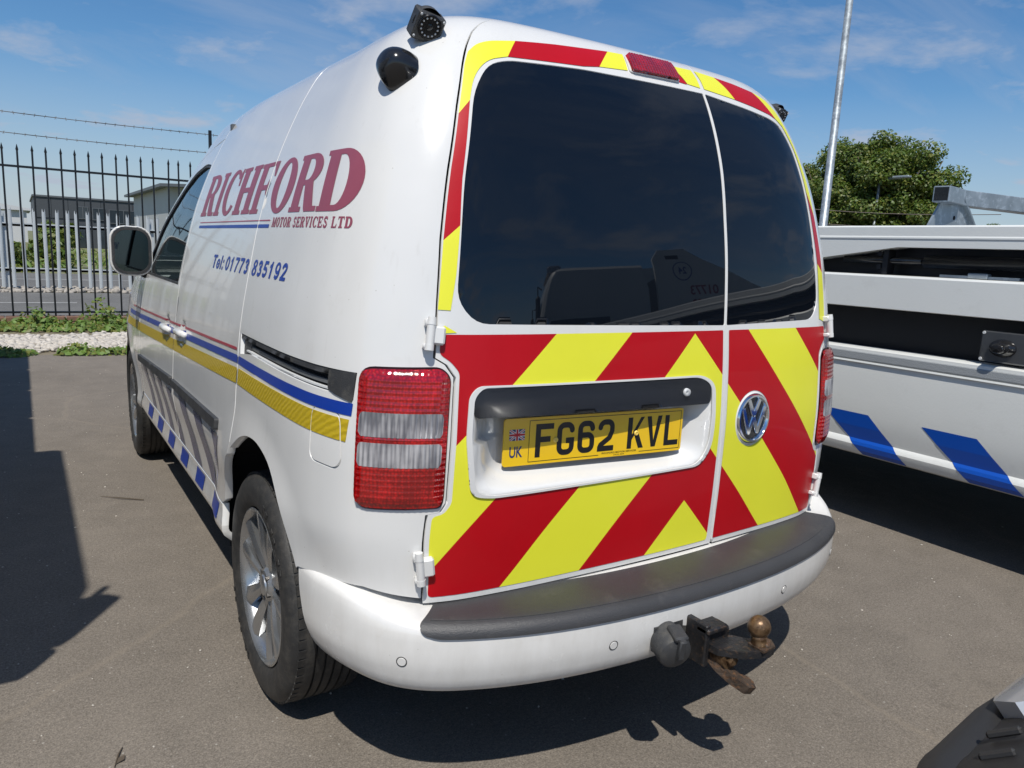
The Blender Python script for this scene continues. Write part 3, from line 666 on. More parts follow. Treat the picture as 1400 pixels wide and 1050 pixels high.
# black gap strip between body and door, and bright gasket strip at the centre seam
ce=[(float(xs(.170+.0045*GW(v)+SH(v),v)),v) for v in vv]
cs_=[(float(xs(.170-.0045*GW(v)+SH(v),v)),v) for v in vv]
skin('centre_gasket',region([(ce+list(reversed(cs_)),[])],.03),fR,'alu',DL,-.006,0)
def components(PT):
    P,T=PT; lab=np.arange(len(P))
    for _ in range(400):
        m=lab[T].min(1); old=lab.copy()
        np.minimum.at(lab,T.ravel(),np.repeat(m,3)); lab=lab[lab]
        if (lab==old).all(): break
    out=[]
    for l in np.unique(lab[T[:,0]]) if len(T) else []:
        t=T[lab[T[:,0]]==l]; us=np.unique(t); mp_=-np.ones(len(P),int); mp_[us]=np.arange(len(us)); out.append((P[us],mp_[t]))
    return out
# films. k = v+|s-s0| gives the chevrons
S0=-.050
def kk(c): return c[:,1]+np.abs(c[:,0]-S0)
KB=[.640,.850,1.072,1.295,1.520]
def chev(c): 
    k=kk(c); return ((k>KB[0])&(k<KB[1]))|((k>KB[2])&(k<KB[3]))|(k>KB[4])
def vlines():
    out=[]
    for k in KB:
        for sgn in (1,-1): out.append([(S0,k),(S0+sgn*1.2,k-1.2),(S0+sgn*1.2001,k-1.2),(S0+.00005*sgn,k+.00005)])
    return out
FL_low=roundpoly([(-.158,.513),(.680,.513),(.672,.60),(.665,.695),(.640,.700),(.624,.722),(.623,.86),(.627,1.0),(.648,1.022),(.674,1.038),(.674,1.078),(-.160,1.078)],[.01,.012,0,.01,.01,.01,0,.01,.01,.01,.012,.004])
FR_low=roundpoly([(-.184,.513),(-.184,1.078),(-.674,1.078),(-.674,1.038),(-.648,1.022),(-.627,1.0),(-.623,.86),(-.624,.722),(-.640,.700),(-.665,.695),(-.672,.60),(-.680,.513)],[.004,.004,.012,.01,.01,.01,0,.01,.01,.01,0,.012])
LOGO=circle(-.2965,.8355,.074,36,.077)
PRX=inset_poly(PLATE_REC,-.0045)
HING_L=[(.664,.548),(.664,.632),(.72,.632),(.72,.548)]
for par,pol,hol in ((DL,FL_low,PRX),(DR,FR_low,LOGO)):
    # each band its own film piece
    for i in range(6):
        lo=KB[i-1] if i else -9; hi=KB[i] if i<5 else 9; red=i in (1,3,5)
        R_=region([(pol,[hol])],.025,cut=vlines(),pred=lambda c,lo=lo,hi=hi:(kk(c)>lo)&(kk(c)<hi))
        for Rc in components(R_):
            if len(Rc[1])>2: skin('red_chevron_film' if red else 'yellow_chevron_film',Rc,fR,'red' if red else 'yellow',par,.0011,0)
# upper films round the windows
def strip(name,poly,m,par,r=0): skin(name,region([(roundpoly(poly,r) if r else poly,[])],.011),fR,m,par,.0014,0)
Y,Rd='yellow','red'
strip('yellow_film',[(.683,1.088),(.668,1.096),(.640,1.082),(.672,1.080)],Y,DL)
strip('yellow_film',[(.659,1.127),(.687,1.128),(.6935,1.268),(.659,1.30),(.656,1.20)],Y,DL)
strip('red_film',[(.6935,1.268),(.6955,1.42),(.6935,1.54),(.668,1.573),(.666,1.40),(.659,1.30)],Rd,DL)
strip('yellow_film',[(.6935,1.54),(.690,1.66),(.684,1.695),(.664,1.722),(.63,1.738),(.543,1.755),(.565,1.698),(.628,1.680),(.664,1.632),(.668,1.573)],Y,DL,[0,0,0,.015,.03,0,0,.03,.03,0])
strip('red_film',[(.543,1.755),(.40,1.775),(.180,1.800),(.236,1.726),(.30,1.716),(.565,1.698)],Rd,DL)
strip('yellow_film',[(.180,1.800),(.112,1.804),(.117,1.735),(.236,1.726)],Y,DL)
strip('red_film',[(-.1235,1.80),(-.117,1.737),(-.157,1.735)],Rd,DL)
strip('yellow_film',[(-.1245,1.808),(-.1595,1.737),(float(xs(.188,1.737)),1.733),(float(xs(.191,1.81)),1.813)],Y,DL)
strip('yellow_film',[(float(xs(.2035,1.813)),1.813),(float(xs(.2035,1.733)),1.733),(-.402,1.722),(-.365,1.806)],Y,DR)
strip('red_film',[(-.365,1.806),(-.402,1.722),(-.50,1.712),(-.595,1.698),(-.628,1.688),(-.575,1.781),(-.47,1.797)],Rd,DR)
strip('yellow_film',[(-.575,1.781),(-.628,1.688),(-.657,1.668),(-.6735,1.60),(-.664,1.50),(-.661,1.47),(-.690,1.40),(-.6925,1.56),(-.688,1.66),(-.676,1.72),(-.64,1.758)],Y,DR)
strip('red_film',[(-.661,1.47),(-.658,1.40),(-.653,1.26),(-.690,1.235),(-.692,1.30),(-.690,1.40)],Rd,DR)
strip('yellow_film',[(-.653,1.26),(-.640,1.15),(-.636,1.10),(-.678,1.09),(-.684,1.15),(-.690,1.235)],Y,DR)
# brake light
bl=roundpoly([(.105,1.732),(.103,1.795),(.09,1.802),(-.10,1.806),(-.115,1.80),(-.112,1.737)],.01)
B_=skin('high_brake_light',region([(bl,[])],.006),lambda a,b,off=0.: SN(a,b,off+.0006*np.sin(a*500))[0],'lensred',DL,.012,.014)
skin('brake_light_surround',region([(inset_poly(bl,-.006),[])],.02),fR,'white',DL,.004,.0032)
# number plate recess
def frec(a,b,off=0.):
    u=(a-.234)/.360; w=(b-.848)/.119
    d=1-(np.abs(u)**7+np.abs(w)**7)**(1/7.)      # 0 at rim .. 1 centre
    t=sm(d,0,.42); dep=np.where(w<0,sm(d,0,.34),sm(d,0,.22))
    return SN(a,b,-.078*dep+off)[0]
skin('plate_recess',region([(PLATE_REC,[])],.012),frec,'white',DL,0,0)
lip=region([(inset_poly(PLATE_REC,-.0085),[inset_poly(PLATE_REC,.004)])],.005); skin('recess_lip',lip,fR,'white',DL,.005,.0035)
hand=roundpoly([(.580,.902),(.588,.912),(.588,.952),(.570,.964),(-.072,.959),(-.116,.940),(-.119,.898),(-.11,.890)],[.01,.01,.02,.01,.03,.02,.01,.01])
hd=skin('door_grip',region([(hand,[])],.02),lambda a,b,off=0.: SN(a,b,off-.003*sm(.935-b,0,.05))[0],'grip',DL,.003,.045)
k=MB(); p,nn=SN(np.array([-.021]),np.array([.926]),.004); k.lathe([(0,.0),(.006,.009),(0,.0105),(-.01,.0105)],20,'y'); Rk=Matrix.Translation(Vector(p[0]))@Matrix.Rotation(rad(180),4,'Z'); k.v=[tuple(Rk@Vector(v)) for v in k.v]; k.obj('key_lock','alu',DL,smooth=True)
# number plate
PM=Matrix.Translation((-.476,.2458-.012,.7732))@Matrix.Rotation(-.085,4,'Z')@Matrix.Rotation(.0076,4,'Y')
def fP(a,b,off=0.):
    a=np.asarray(a,float);b=np.asarray(b,float); V=np.stack([a,np.full_like(a,-1.)*off,b],-1); R=np.array(PM.to_3x3()); return V@R.T+np.array(PM.translation)
rc=lambda P: P+np.array([[0,1.,0]])
pl=skin('number_plate',region([(rrect(0,0,.52,.111,.007),[])],.06),fP,'plate',DL,0,.004,rc); pl['label']='yellow number plate reading FG62 KVL'
def ln(pts,w): return band(pts,w)
def charw(ch):
    w=.0135; W_=.048; H=.079
    a=lambda cx,cy,rx,ry,t0,t1,n=7:[(cx+rx*math.cos(rad(t0+(t1-t0)*i/n)),cy+ry*math.sin(rad(t0+(t1-t0)*i/n))) for i in range(n+1)]
    h=w/2; r=.013
    if ch=='F': return ln([(h,0),(h,H)],w)+ln([(0,H-h),(W_,H-h)],w)+ln([(0,H*.53),(W_*.84,H*.53)],w)
    if ch=='G': return ln([(W_-h,H*.74)]+a(W_-h-r,H-h-r,r,r,0,90)+a(h+r,H-h-r,r,r,90,180)+a(h+r,h+r,r,r,180,270)+a(W_-h-r,h+r,r,r,270,360)+[(W_-h,H*.44)],w)+ln([(W_,H*.44),(W_*.52,H*.44)],w)
    if ch=='6': return ln([(W_-h,H*.76)]+a(W_-h-r,H-h-r,r,r,0,90)+a(h+r,H-h-r,r,r,90,180)+a(h+r,h+r,r,r,180,270)+a(W_-h-r,h+r,r,r,270,360)+a(W_-h-r,H*.56-r,r,r,0,90)+[(h,H*.56)],w)
    if ch=='2': return ln([(h,H*.72)]+a(h+r,H-h-r,r,r,180,90)+a(W_-h-r,H-h-r,r,r,90,0)+[(W_-h,H*.62),(W_*.72,H*.42),(h+.002,H*.20),(h,h)],w)+ln([(0,h),(W_,h)],w)
    if ch=='K': return ln([(h,0),(h,H)],w)+[([(W_*.72+.004,H),(W_*.28,H*.45),(W_*.28,H*.28),(W_*1.04,H)],[])]+[([(W_*.34,H*.56),(W_*.74,0),(W_*1.06,0),(W_*.56,H*.68)],[])]
    if ch=='V': return [([(0,H),(W_*.28,H),(W_*.5,H*.22),(W_*.72,H),(W_,H),(W_*.64,0),(W_*.36,0)],[])]
    if ch=='L': return ln([(h,0),(h,H)],w)+ln([(0,h),(W_*.96,h)],w)
x=.083
for ch in 'FG62 KVL':
    if ch==' ': x+=.031; continue
    els=[([(p[0]+x,p[1]+.016) for p in o],[]) for o,_ in charw(ch)]
    skin('plate_letter',region(els,.05,grid=False),fP,'platechar',pl,.0004,.0,rc); x+=.058
els=band([(.066,.007),(.066,.104),(.513,.104),(.513,.007),(.385,.007)],.0014)+band([(.066,.007),(.262,.007)],.0014)
skin('plate_border',region(els,.05,grid=False),fP,'platechar',pl,.0004,0,rc)
def ptext(t,x,y,w,h,m='platechar',off=.01): skin('plate_print',xf(text_region(t,offset=off,width=w,height=h),lambda a,b:(a+x,b+y)),fP,m,pl,.0004,0,rc)
ptext('RICHFORD MOTOR SERVICES',.272,.0085,.104,.0042); ptext('DE55 4DR',.308,.0028,.032,.0034,off=0)
ptext('UK',.016,.020,.034,.026,'ink',.02)
fx,fy,fw2,fh=.014,.060,.040,.026
skin('flag',region([([(fx,fy),(fx+fw2,fy),(fx+fw2,fy+fh),(fx,fy+fh)],[])],.05),fP,'ink',pl,.0003,0,rc)
fl=lambda P:(P[:,0]>fx)&(P[:,0]<fx+fw2)&(P[:,1]>fy)&(P[:,1]<fy+fh)
bx=[(fx,fy),(fx+fw2,fy),(fx+fw2,fy+fh),(fx,fy+fh)]
skin('flag_cross',region(band([(fx-.01,fy-.0065),(fx+fw2+.01,fy+fh+.0065)],.0055)+band([(fx-.01,fy+fh+.0065),(fx+fw2+.01,fy-.0065)],.0055)+band([(fx,fy+fh/2),(fx+fw2,fy+fh/2)],.0085)+band([(fx+fw2/2,fy),(fx+fw2/2,fy+fh)],.0085),.05,grid=False,cut=[bx],pred=fl),fP,'flagwhite',pl,.0005,0,rc)
skin('flag_cross',region(band([(fx-.01,fy-.0065),(fx+fw2+.01,fy+fh+.0065)],.002)+band([(fx-.01,fy+fh+.0065),(fx+fw2+.01,fy-.0065)],.002)+band([(fx,fy+fh/2),(fx+fw2,fy+fh/2)],.0048)+band([(fx+fw2/2,fy),(fx+fw2/2,fy+fh)],.0048),.05,grid=False,cut=[bx],pred=fl),fP,'flagred',pl,.0007,0,rc)
for sx_ in (.137,.372):
    k=MB(); k.lathe([(0,0),(.004,.003),(.0035,.0055),(.0005,.0066)],16,'y'); T_=PM@Matrix.Translation((sx_,-.0002,.055))@Matrix.Rotation(rad(180),4,'Z'); k.v=[tuple(T_@Vector(v)) for v in k.v]; k.obj('plate_screw','screw',pl,smooth=True)
# hinges
def hinge(s,v0,v1,par):
    p0,n0=SN(np.array([s]),np.array([(v0+v1)/2]),.0); p0=Vector(p0[0]);n0=Vector(n0[0]); a=SN(np.array([s]),np.array([v0]),.0)[0][0]; b_=SN(np.array([s]),np.array([v1]),.0)[0][0]
    zz=(Vector(b_)-Vector(a)).normalized(); xx=zz.cross(n0).normalized(); yy=zz.cross(xx); yy=-n0
    R=Matrix((xx,yy,zz)).transposed().to_4x4(); R.translation=p0; h=(v1-v0)/2
    m=MB(); m.bbox((-.009,-.017,-h*.62),(.022,.002,h*.50),.004,R); m.obj('hinge','white',par,angle=35)
    m=MB(); 
    m.tube([R@Vector((-.009,-.017,-h)),R@Vector((-.009,-.017,-h*.66))],.0098,14); m.tube([R@Vector((-.009,-.017,h*.54)),R@Vector((-.009,-.017,h))],[.0098,.0085],14)
    m.tube([R@Vector((-.009,-.017,-h*.7)),R@Vector((-.009,-.017,h*.6))],.009,12); m.bbox((-.022,-.018,h*.40),(-.004,.002,h*.9),.003,R); m.bbox((-.022,-.018,-h*.95),(-.004,.002,-h*.6),.003,R)
    m.obj('hinge_pin','white',par,angle=40)
hinge(.6895,1.044,1.112,DL); hinge(.6845,.552,.626,DL)
hinge(-.6895,1.044,1.112,DR); hinge(-.6845,.552,.626,DR)
# maker badge (round, chrome ring with letters)
bp,bn=SN(np.array([-.2965]),np.array([.8355]),0.0); BM=Vector(bp[0]); zz=Vector((0,0,1)); nn=Vector(bn[0]).normalized(); xx=zz.cross(nn).normalized()*-1; xx=Vector((1,0,0)); xx=(xx-nn*xx.dot(nn)).normalized(); zz=xx.cross(-nn)*-1
if zz.z<0: zz=-zz
BR=Matrix((xx,-nn,zz)).transposed().to_4x4(); BR.translation=BM
badge=None
k=MB(); k.lathe([(.004,.0),(.004,.056),(-.003,.057),(-.008,.0605),(-.008,.065),(-.001,.069),(.006,.070)],48,'y'); k.v=[tuple(BR@Vector(v)) for v in k.v]; badge=k.obj('maker_badge','chrome',DR,angle=40)
k=MB(); k.lathe([(.000,.0),(.000,.058)],40,'y'); k.v=[tuple(BR@Vector(v)) for v in k.v]; k.obj('badge_ground','black',badge)
k=MB(); k.lathe([(-.002,.0695),(.004,.0775)],40,'y'); k.v=[tuple(BR@Vector(v)) for v in k.v]; k.obj('badge_surround','white',badge,smooth=True)
def fB(a,b,off=0.):
    V=np.stack([np.asarray(a,float),np.full(np.shape(a),-off*1.),np.asarray(b,float)],-1); R=np.array(BR.to_3x3()); return V@R.T+np.array(BR.translation)
w_=.0105
vw=band([(-.0235,.0515),(-.0005,.008),(.0225,.0515)],w_)+band([(-.046,.030),(-.019,-.038),(0,.004),(.019,-.038),(.046,.030)],w_)
skin('badge_letters',region(vw,.02,grid=False,pred=lambda c:(np.hypot(c[:,0],c[:,1])<.0575)&~((np.abs(c[:,1]-.0065)<.0028)&(np.abs(c[:,0])<.02))),fB,'chrome',badge,.006,.006,rc)
# ---------------------------------------------------------------- side lettering
def EL_(cx,cy,rx,ry,t0,t1,n): return [(cx+rx*math.cos(rad(t0+(t1-t0)*i/n)),cy+ry*math.sin(rad(t0+(t1-t0)*i/n))) for i in range(n+1)]
def slab(ch,t=.30,sr=.085):
    a=.07; b=a+t
    if ch=='I': return [([(0.1,0),(.9,0),(.9,sr),(.5+t*.85,sr),(.5+t*.85,1-sr),(.9,1-sr),(.9,1),(.1,1),(.1,1-sr),(.5-t*.85,1-sr),(.5-t*.85,sr),(.1,sr)],[])]
    if ch=='D': return [([(0,0)]+EL_(.48,.5,.50,.5,-90,90,18)+[(0,1),(0,1-sr),(a,1-sr),(a,sr),(0,sr)],[[(b,sr*1.1)]+EL_(.46,.5,.20,.5-sr*1.1,-90,90,14)+[(b,1-sr*1.1)]])]
    if ch=='O': return [(EL_(.5,.5,.5,.515,0,350,35),[EL_(.5,.5,.20,.42,0,345,23)])]
    if ch=='C':
        ring=EL_(.52,.5,.52,.515,38,322,30)+EL_(.56,.5,.26,.415,318,42,26)
        return [(ring,[]),([(.90,.62),(.99,.62),(.99,1.0),(.93,1.0),(.80,.82),(.86,.78)],[])]
    if ch=='H': return [([(0,0),(.44,0),(.44,sr),(b-.01,sr),(b-.01,.45),(1-b+.01,.45),(1-b+.01,sr),(.56,sr),(.56,0),(1,0),(1,sr),(1-a,sr),(1-a,1-sr),(1,1-sr),(1,1),(.56,1),(.56,1-sr),(1-b+.01,1-sr),(1-b+.01,.55),(b-.01,.55),(b-.01,1-sr),(.44,1-sr),(.44,1),(0,1),(0,1-sr),(a,1-sr),(a,sr),(0,sr)],[])]
    if ch=='F': return [([(0,0),(.48,0),(.48,sr),(b,sr),(b,.45),(.60,.45),(.66,.34),(.72,.34),(.72,.66),(.66,.66),(.60,.55),(b,.55),(b,1-sr),(.74,1-sr),(.86,.70),(.94,.70),(.94,1),(0,1),(0,1-sr),(a,1-sr),(a,sr),(0,sr)],[])]
    if ch=='R': return [([(0,0),(.47,0),(.47,sr),(b,sr),(b,.45),(.44,.45),(.58,.06),(.62,0),(1.02,0),(1.02,sr),(.90,sr),(.76,.44),(.74,.49)]+EL_(.52,.735,.42,.265,-58,90,14)+[(0,1),(0,1-sr),(a,1-sr),(a,sr),(0,sr)],[[(b,.54)]+EL_(.48,.725,.16,.185,-90,90,10)+[(b,1-sr)]])]
    if ch=='M': return [([(0,0),(.34,0),(.34,sr),(.25,sr),(.25,.72),(.44,0),(.56,0),(.75,.72),(.75,sr),(.66,sr),(.66,0),(1,0),(1,sr),(.95,sr),(.95,1-sr),(1,1-sr),(1,1),(.72,1),(.5,.36),(.28,1),(0,1),(0,1-sr),(.07,1-sr),(.07,sr),(0,sr)],[])]
    if ch=='T': return [([(.2,0),(.8,0),(.8,sr),(.66,sr),(.66,1-sr),(.86,1-sr),(.93,.72),(1,.72),(1,1),(0,1),(0,.72),(.07,.72),(.14,1-sr),(.34,1-sr),(.34,sr),(.2,sr)],[])]
    if ch=='E': return [([(0,0),(.94,0),(1,.3),(.9,.3),(.78,sr),(b,sr),(b,.45),(.6,.45),(.6,.34),(.7,.34),(.7,.66),(.6,.66),(.6,.55),(b,.55),(b,1-sr),(.74,1-sr),(.86,.70),(.94,.70),(.94,1),(0,1),(0,1-sr),(a,1-sr),(a,sr),(0,sr)],[])]
    if ch=='L': return [([(0,0),(.94,0),(1,.34),(.9,.34),(.78,sr),(b,sr),(b,1-sr),(.5,1-sr),(.5,1),(0,1),(0,1-sr),(a,1-sr),(a,sr),(0,sr)],[])]
    if ch=='V': return [([(.42,0),(.60,0),(.93,1-sr),(1.03,1-sr),(1.03,1),(.62,1),(.62,1-sr),(.76,1-sr),(.56,.30),(.36,1-sr),(.46,1-sr),(.46,1),(-.03,1),(-.03,1-sr),(.07,1-sr)],[])]
    if ch=='S': return band([(.86,.74),(.78,.88),(.56,.93),(.28,.88),(.17,.74),(.30,.60),(.68,.44),(.83,.28),(.74,.12),(.45,.06),(.2,.12),(.12,.28)],.20)
RW=dict(R=1.0,I=.52,C=.92,H=1.08,F=.92,O=1.02,D=1.06)
fL=fS(1)
def cut_at_seam(PT,f,m,name,off=.0009):
    """lettering on the body side: pieces left of the sliding-door seam belong to the door, the rest to the quarter panel"""
    P,T=PT; c=P[T].mean(1); se=np.interp(c[:,1],[v for y,v in SEAMR],[float(sy(y,v)) for y,v in SEAMR])
    for par,sel in ((SD,c[:,0]>se+.0045),(Q,c[:,0]<se-.0045)):
        if sel.sum()>0:
            t=T[sel]; us=np.unique(t); mp_=-np.ones(len(P),int); mp_[us]=np.arange(len(us)); skin(name,(P[us],mp_[t]),f,m,par,off,.0)
tot=sum(RW[c] for c in 'RICHFORD')+7*.045; sc=(2.385-.905)/tot; s_=2.385
for ch in 'RICHFORD':
    w=RW[ch]*sc; 
    hh=lambda b: 1.3275-.006*0+ b*.150
    def tr_(p,s_=s_,w=w): return (s_-p[0]*w, 1.327-.0045*(2.4-s_)+p[1]*(.151-.006*(2.4-s_)))
    els=[([tr_(p) for p in o],[[tr_(p) for p in h] for h in hs]) for o,hs in slab(ch)]
    seamloop=[(float(sy(y+d,v)),v) for y,v,d in [(y,v,-.004) for y,v in SEAMR]]+[(float(sy(y+.004,v)),v) for y,v in reversed(SEAMR)]
    cut_at_seam(region(els,.022,cut=[seamloop]),fL,'maroon','lettering_richford'); s_-=w+.045*sc
mw=dict(M=1.25,O=1,T=.9,R=1,S=.8,E=.9,V=1,I=.5,C=.95,L=.85,D=1); mw[' ']=.45
txt='MOTOR SERVICES LTD'; tot=sum(mw[c] for c in txt)+.14*(len(txt)-1); sc=(1.418-.922)/tot; s_=1.418
for ch in txt:
    w=mw[ch]*sc
    if ch!=' ':
        def tr2(p,s_=s_,w=w): return (s_-p[0]*w,1.2865-.004*(1.42-s_)+p[1]*.0245)
        els=[([tr2(p) for p in o],[[tr2(p) for p in h] for h in hs]) for o,hs in slab(ch,.30,.12)]
        cut_at_seam(region(els,.02,grid=False),fL,'maroon','lettering_motor_services')
    s_-=w+.14*sc
for v0,v1,m in ((1.3025,1.3055,'redline'),(1.2845,1.2935,'blue')):
    PT=region([([(2.355,v0+.0005),(2.355,v1+.0005),(1.443,v1),(1.443,v0)],[])],.03,cut=[seamloop]); cut_at_seam(PT,fL,m,'underline')
def sans(ch):
    w=.25; h=w/2; A=lambda cx,cy,rx,ry,t0,t1,n=10:[(cx+rx*math.cos(rad(t0+(t1-t0)*i/n)),cy+ry*math.sin(rad(t0+(t1-t0)*i/n))) for i in range(n+1)]
    if ch=='0': return [(A(.5,.5,.48,.51,0,342,20),[A(.5,.5,.22,.33,0,340,18)])]
    if ch=='1': return [([(.36,0),(.64,0),(.64,1),(.44,1),(.38,.88),(.16,.76),(.16,.60),(.36,.68)],[])]
    if ch=='7': return [([(.04,1),(.04,.80),(.66,.80),(.40,.42),(.28,0),(.56,0),(.66,.42),(.96,.84),(.96,1)],[])]
    if ch=='3': return band([(.16,.70)]+A(.48,.72,.28,.165,150,-85)+[(.44,.555)],.22)+band([(.44,.54)]+A(.48,.29,.32,.185,80,-150),.22)
    if ch=='8': return [(A(.5,.735,.42,.275,0,345,18),[A(.5,.735,.17,.125,0,342,14)]),(A(.5,.27,.48,.285,0,345,18),[A(.5,.28,.20,.145,0,342,14)])]
    if ch=='5': return [([(.20,1),(.90,1),(.90,.80),(.40,.80),(.36,.62),(.30,.50),(.10,.46)],[])]+band([(.24,.54)]+A(.46,.33,.34,.225,105,-155),.22)
    if ch=='9': return [(A(.48,.665,.44,.345,0,345,18),[A(.48,.675,.19,.18,0,342,14)])]+band([(.80,.66)]+A(.46,.42,.34,.315,15,-140),.22)
    if ch=='2': return band([(.17,.68)]+A(.49,.71,.31,.185,165,-10)+[(.72,.56),(.20,.12)],.23)+[([(.04,0),(.95,0),(.95,.20),(.04,.20)],[])]
    if ch=='T': return [([(.36,0),(.64,0),(.64,.80),(1,.80),(1,1),(0,1),(0,.80),(.36,.80)],[])]
    if ch=='e': return [(A(.5,.36,.48,.375,0,345,18),[A(.5,.37,.24,.21,0,342,14)]),([(.2,.30),(.9,.30),(.9,.43),(.2,.43)],[])]
    if ch=='l': return [([(.2,0),(.8,0),(.8,1),(.2,1)],[])]
    if ch==':': return [([(.2,0),(.8,0),(.8,.22),(.2,.22)],[]),([(.2,.50),(.8,.50),(.8,.72),(.2,.72)],[])]
for txt,s0,pitch,cw in (('Tel:',2.008,0,0),('01773',1.826,.0555,.047),('835192',1.515,.0515,.0450)):
    wl={'T':.052,'e':.044,'l':.022,':':.020}; s_=s0
    for ch in txt:
        w=wl.get(ch,cw) if txt=='Tel:' else cw
        def tr3(p,s_=s_,w=w): return (s_-p[0]*w-.010*p[1],1.1575+p[1]*.0425)
        els=[([tr3(p) for p in o],[[tr3(p) for p in h] for h in hs]) for o,hs in sans(ch)]
        cut_at_seam(region(els,.02,grid=False),fL,'blue','lettering_telephone'); s_-=(w+.0065 if txt=='Tel:' else pitch)
# ---------------------------------------------------------------- rear bumper
BO=_spl([(0,.0),(.25,.012),(.45,.045),(.6,.092),(.70,.142),(.78,.212),(.832,.305),(.858,.40),(.868,.50)],1200)
BS=np.r_[0,np.cumsum(np.hypot(*np.diff(BO,axis=0).T))]; BMAX=BS[-1]
_t=np.gradient(BO,BS,axis=0); BNn=np.stack([_t[:,1],-_t[:,0]],-1); BNn/=np.linalg.norm(BNn,axis=1,keepdims=True)
WK=np.array([0,1,2,3,4,5,6,7.]); WO=np.array([.17,.055,.014,.0,-.002,.006,.030,.10]); WZ=np.array([.494,.491,.483,.462,.412,.362,.322,.302])
WOs=np.array([.03,.012,.004,.0,.001,.012,.035,.09]); WZs=np.array([.535,.528,.515,.470,.415,.368,.330,.305])
def fBm(a,w,off=0.):
    a=np.asarray(a,float);w=np.asarray(w,float); q=np.abs(a); sg=np.where(a<0,1.,-1.)
    def base(q,w):
        x=np.interp(q,BS,BO[:,0]);y=np.interp(q,BS,BO[:,1]); nx=np.interp(q,BS,BNn[:,0]);ny=np.interp(q,BS,BNn[:,1])
        m=sm(q,.72,.98); o=_pch(w,WK,WO)*(1-m)+_pch(w,WK,WOs)*m; z=_pch(w,WK,WZ)*(1-m)+_pch(w,WK,WZs)*m
        z=z+.012*sm(q,.3,.75)*(w<3.2)*sm(3.2-w,0,1)*0
        return np.stack([(x-nx*o),y-ny*o,z],-1)
    P=base(q,w); e=1e-3; n=np.cross(base(q,w+e)-base(q,w-e),base(q+e,w)-base(q-e,w)); n/=np.maximum(np.linalg.norm(n,axis=-1,keepdims=True),1e-12)
    s=np.sign((n*(P-np.stack([P[...,0]*.5,np.full_like(P[...,1],.55),np.full_like(P[...,2],.42)],-1))).sum(-1,keepdims=True)); P=P+n*s*off
    P=P.copy(); P[...,0]*=sg; return P
bc=lambda P: np.stack([P[:,0]*.5,np.full(len(P),.55),np.full(len(P),.42)],-1)
def wx(pt): return (pt[0],pt[1])
sc_=28.0   # w runs 0..7 over ~.25 m: scale the w axis so that triangles are even
def fBs(a,b,off=0.): return fBm(a,np.asarray(b)*sc_,off)
bu=skin('rear_bumper',region([([(-sgn_*float(np.interp(yy,BO[:,1],BS)),w/sc_) for sgn_,L_ in ((1,[(.494,0),(.480,2),(.462,3.2),(.440,4.3),(.425,5.5),(.40,7)]),(-1,[(.40,7),(.425,5.5),(.440,4.3),(.462,3.2),(.480,2),(.494,0)])) for yy,w in L_],[])],.017),fBs,'bumper',van,0,0,bc)
padp=[(-.715,.2),(-.725,1.0),(-.742,2.1),(-.735,2.8),(-.70,3.05),(.70,3.05),(.735,2.8),(.742,2.1),(.725,1.0),(.715,.2)]
padp=[(s,w/sc_) for s,w in padp]
skin('step_pad',region([(roundpoly(padp,.012),[])],.017),fBs,'pad',van,.005,.007,bc)
skin('pad_ridge',region([([(-.72,1.55/sc_),(.72,1.55/sc_),(.72,1.75/sc_),(-.72,1.75/sc_)],[])],.02),fBs,'pad',van,.0065,.002,bc)
for s,w in ((.775,4.15),(.30,4.25),(-.30,4.25),(-.66,4.15)):
    P0=fBm(np.array([s]),np.array([w]),0.0)[0]; P1=fBm(np.array([s]),np.array([w]),.01)[0]; n_=Vector(P1-P0).normalized(); R=Matrix.Translation(Vector(P0))@n_.to_track_quat('Z','Y').to_matrix().to_4x4()
    k=MB(); k.lathe([(.0012,.0),(.0012,.0090),(-.001,.0098)],24,'z'); k.v=[tuple(R@Vector(v)) for v in k.v]; k.obj('parking_sensor','bumper',bu,angle=30)
    k=MB(); k.lathe([(.0002,.0099),(.0005,.0116),(.0001,.0118)],24,'z'); k.v=[tuple(R@Vector(v)) for v in k.v]; k.obj('sensor_ring','shell',bu)
# ---------------------------------------------------------------- tow bar
tb=MB(); tb.bbox((-.075,-.055,.335),(.005,.20,.405),.006); tb.box((-.45,.12,.32),(.45,.18,.38)); tb.obj('tow_bar','towblack',van,angle=35)
tb=MB(); tb.bbox((-.088,-.062,.325),(-.072,.02,.428),.003); tb.bbox((-.088,-.068,.405),(-.020,-.030,.420),.004); tb.obj('side_plate','towblack',van,angle=35)
tb=MB(); tb.prism([(-.075,-.045),(-.070,-.085),(-.03,-.125),(.03,-.150),(.052,-.145),(.068,-.122),(.056,-.098),(.03,-.085),(.0,-.045)],.362,.379,Matrix.Translation((0,0,.0))); tb.obj('coupling_plate','towblack',van,angle=35)
tb=MB(); tb.bbox((-.016,-.016,-.002),(.016,.016,.010),.004,Matrix.Translation((.038,-.124,.380))@Matrix.Rotation(.5,4,'Z')); tb.prism([(.008,-.150),(.052,-.147),(.070,-.122),(.057,-.096),(.008,-.105)],.3785,.3835); tb.obj('coupling_tip','rust',van,angle=35)
tb=MB(); tb.lathe([(.372,.0),(.372,.024),(.386,.018),(.396,.017),(.403,.0195)]+[(.424+.0265*math.sin(rad(a)),.0265*math.cos(rad(a))) for a in range(-50,91,14)],28,'z',Matrix.Translation((-.002,-.118,0))@Matrix.Translation((.03,0,.4))@Matrix.Rotation(rad(-6),4,'X')@Matrix.Translation((0,0,-.4))); tb.obj('tow_ball','ballrust',van,smooth=True)
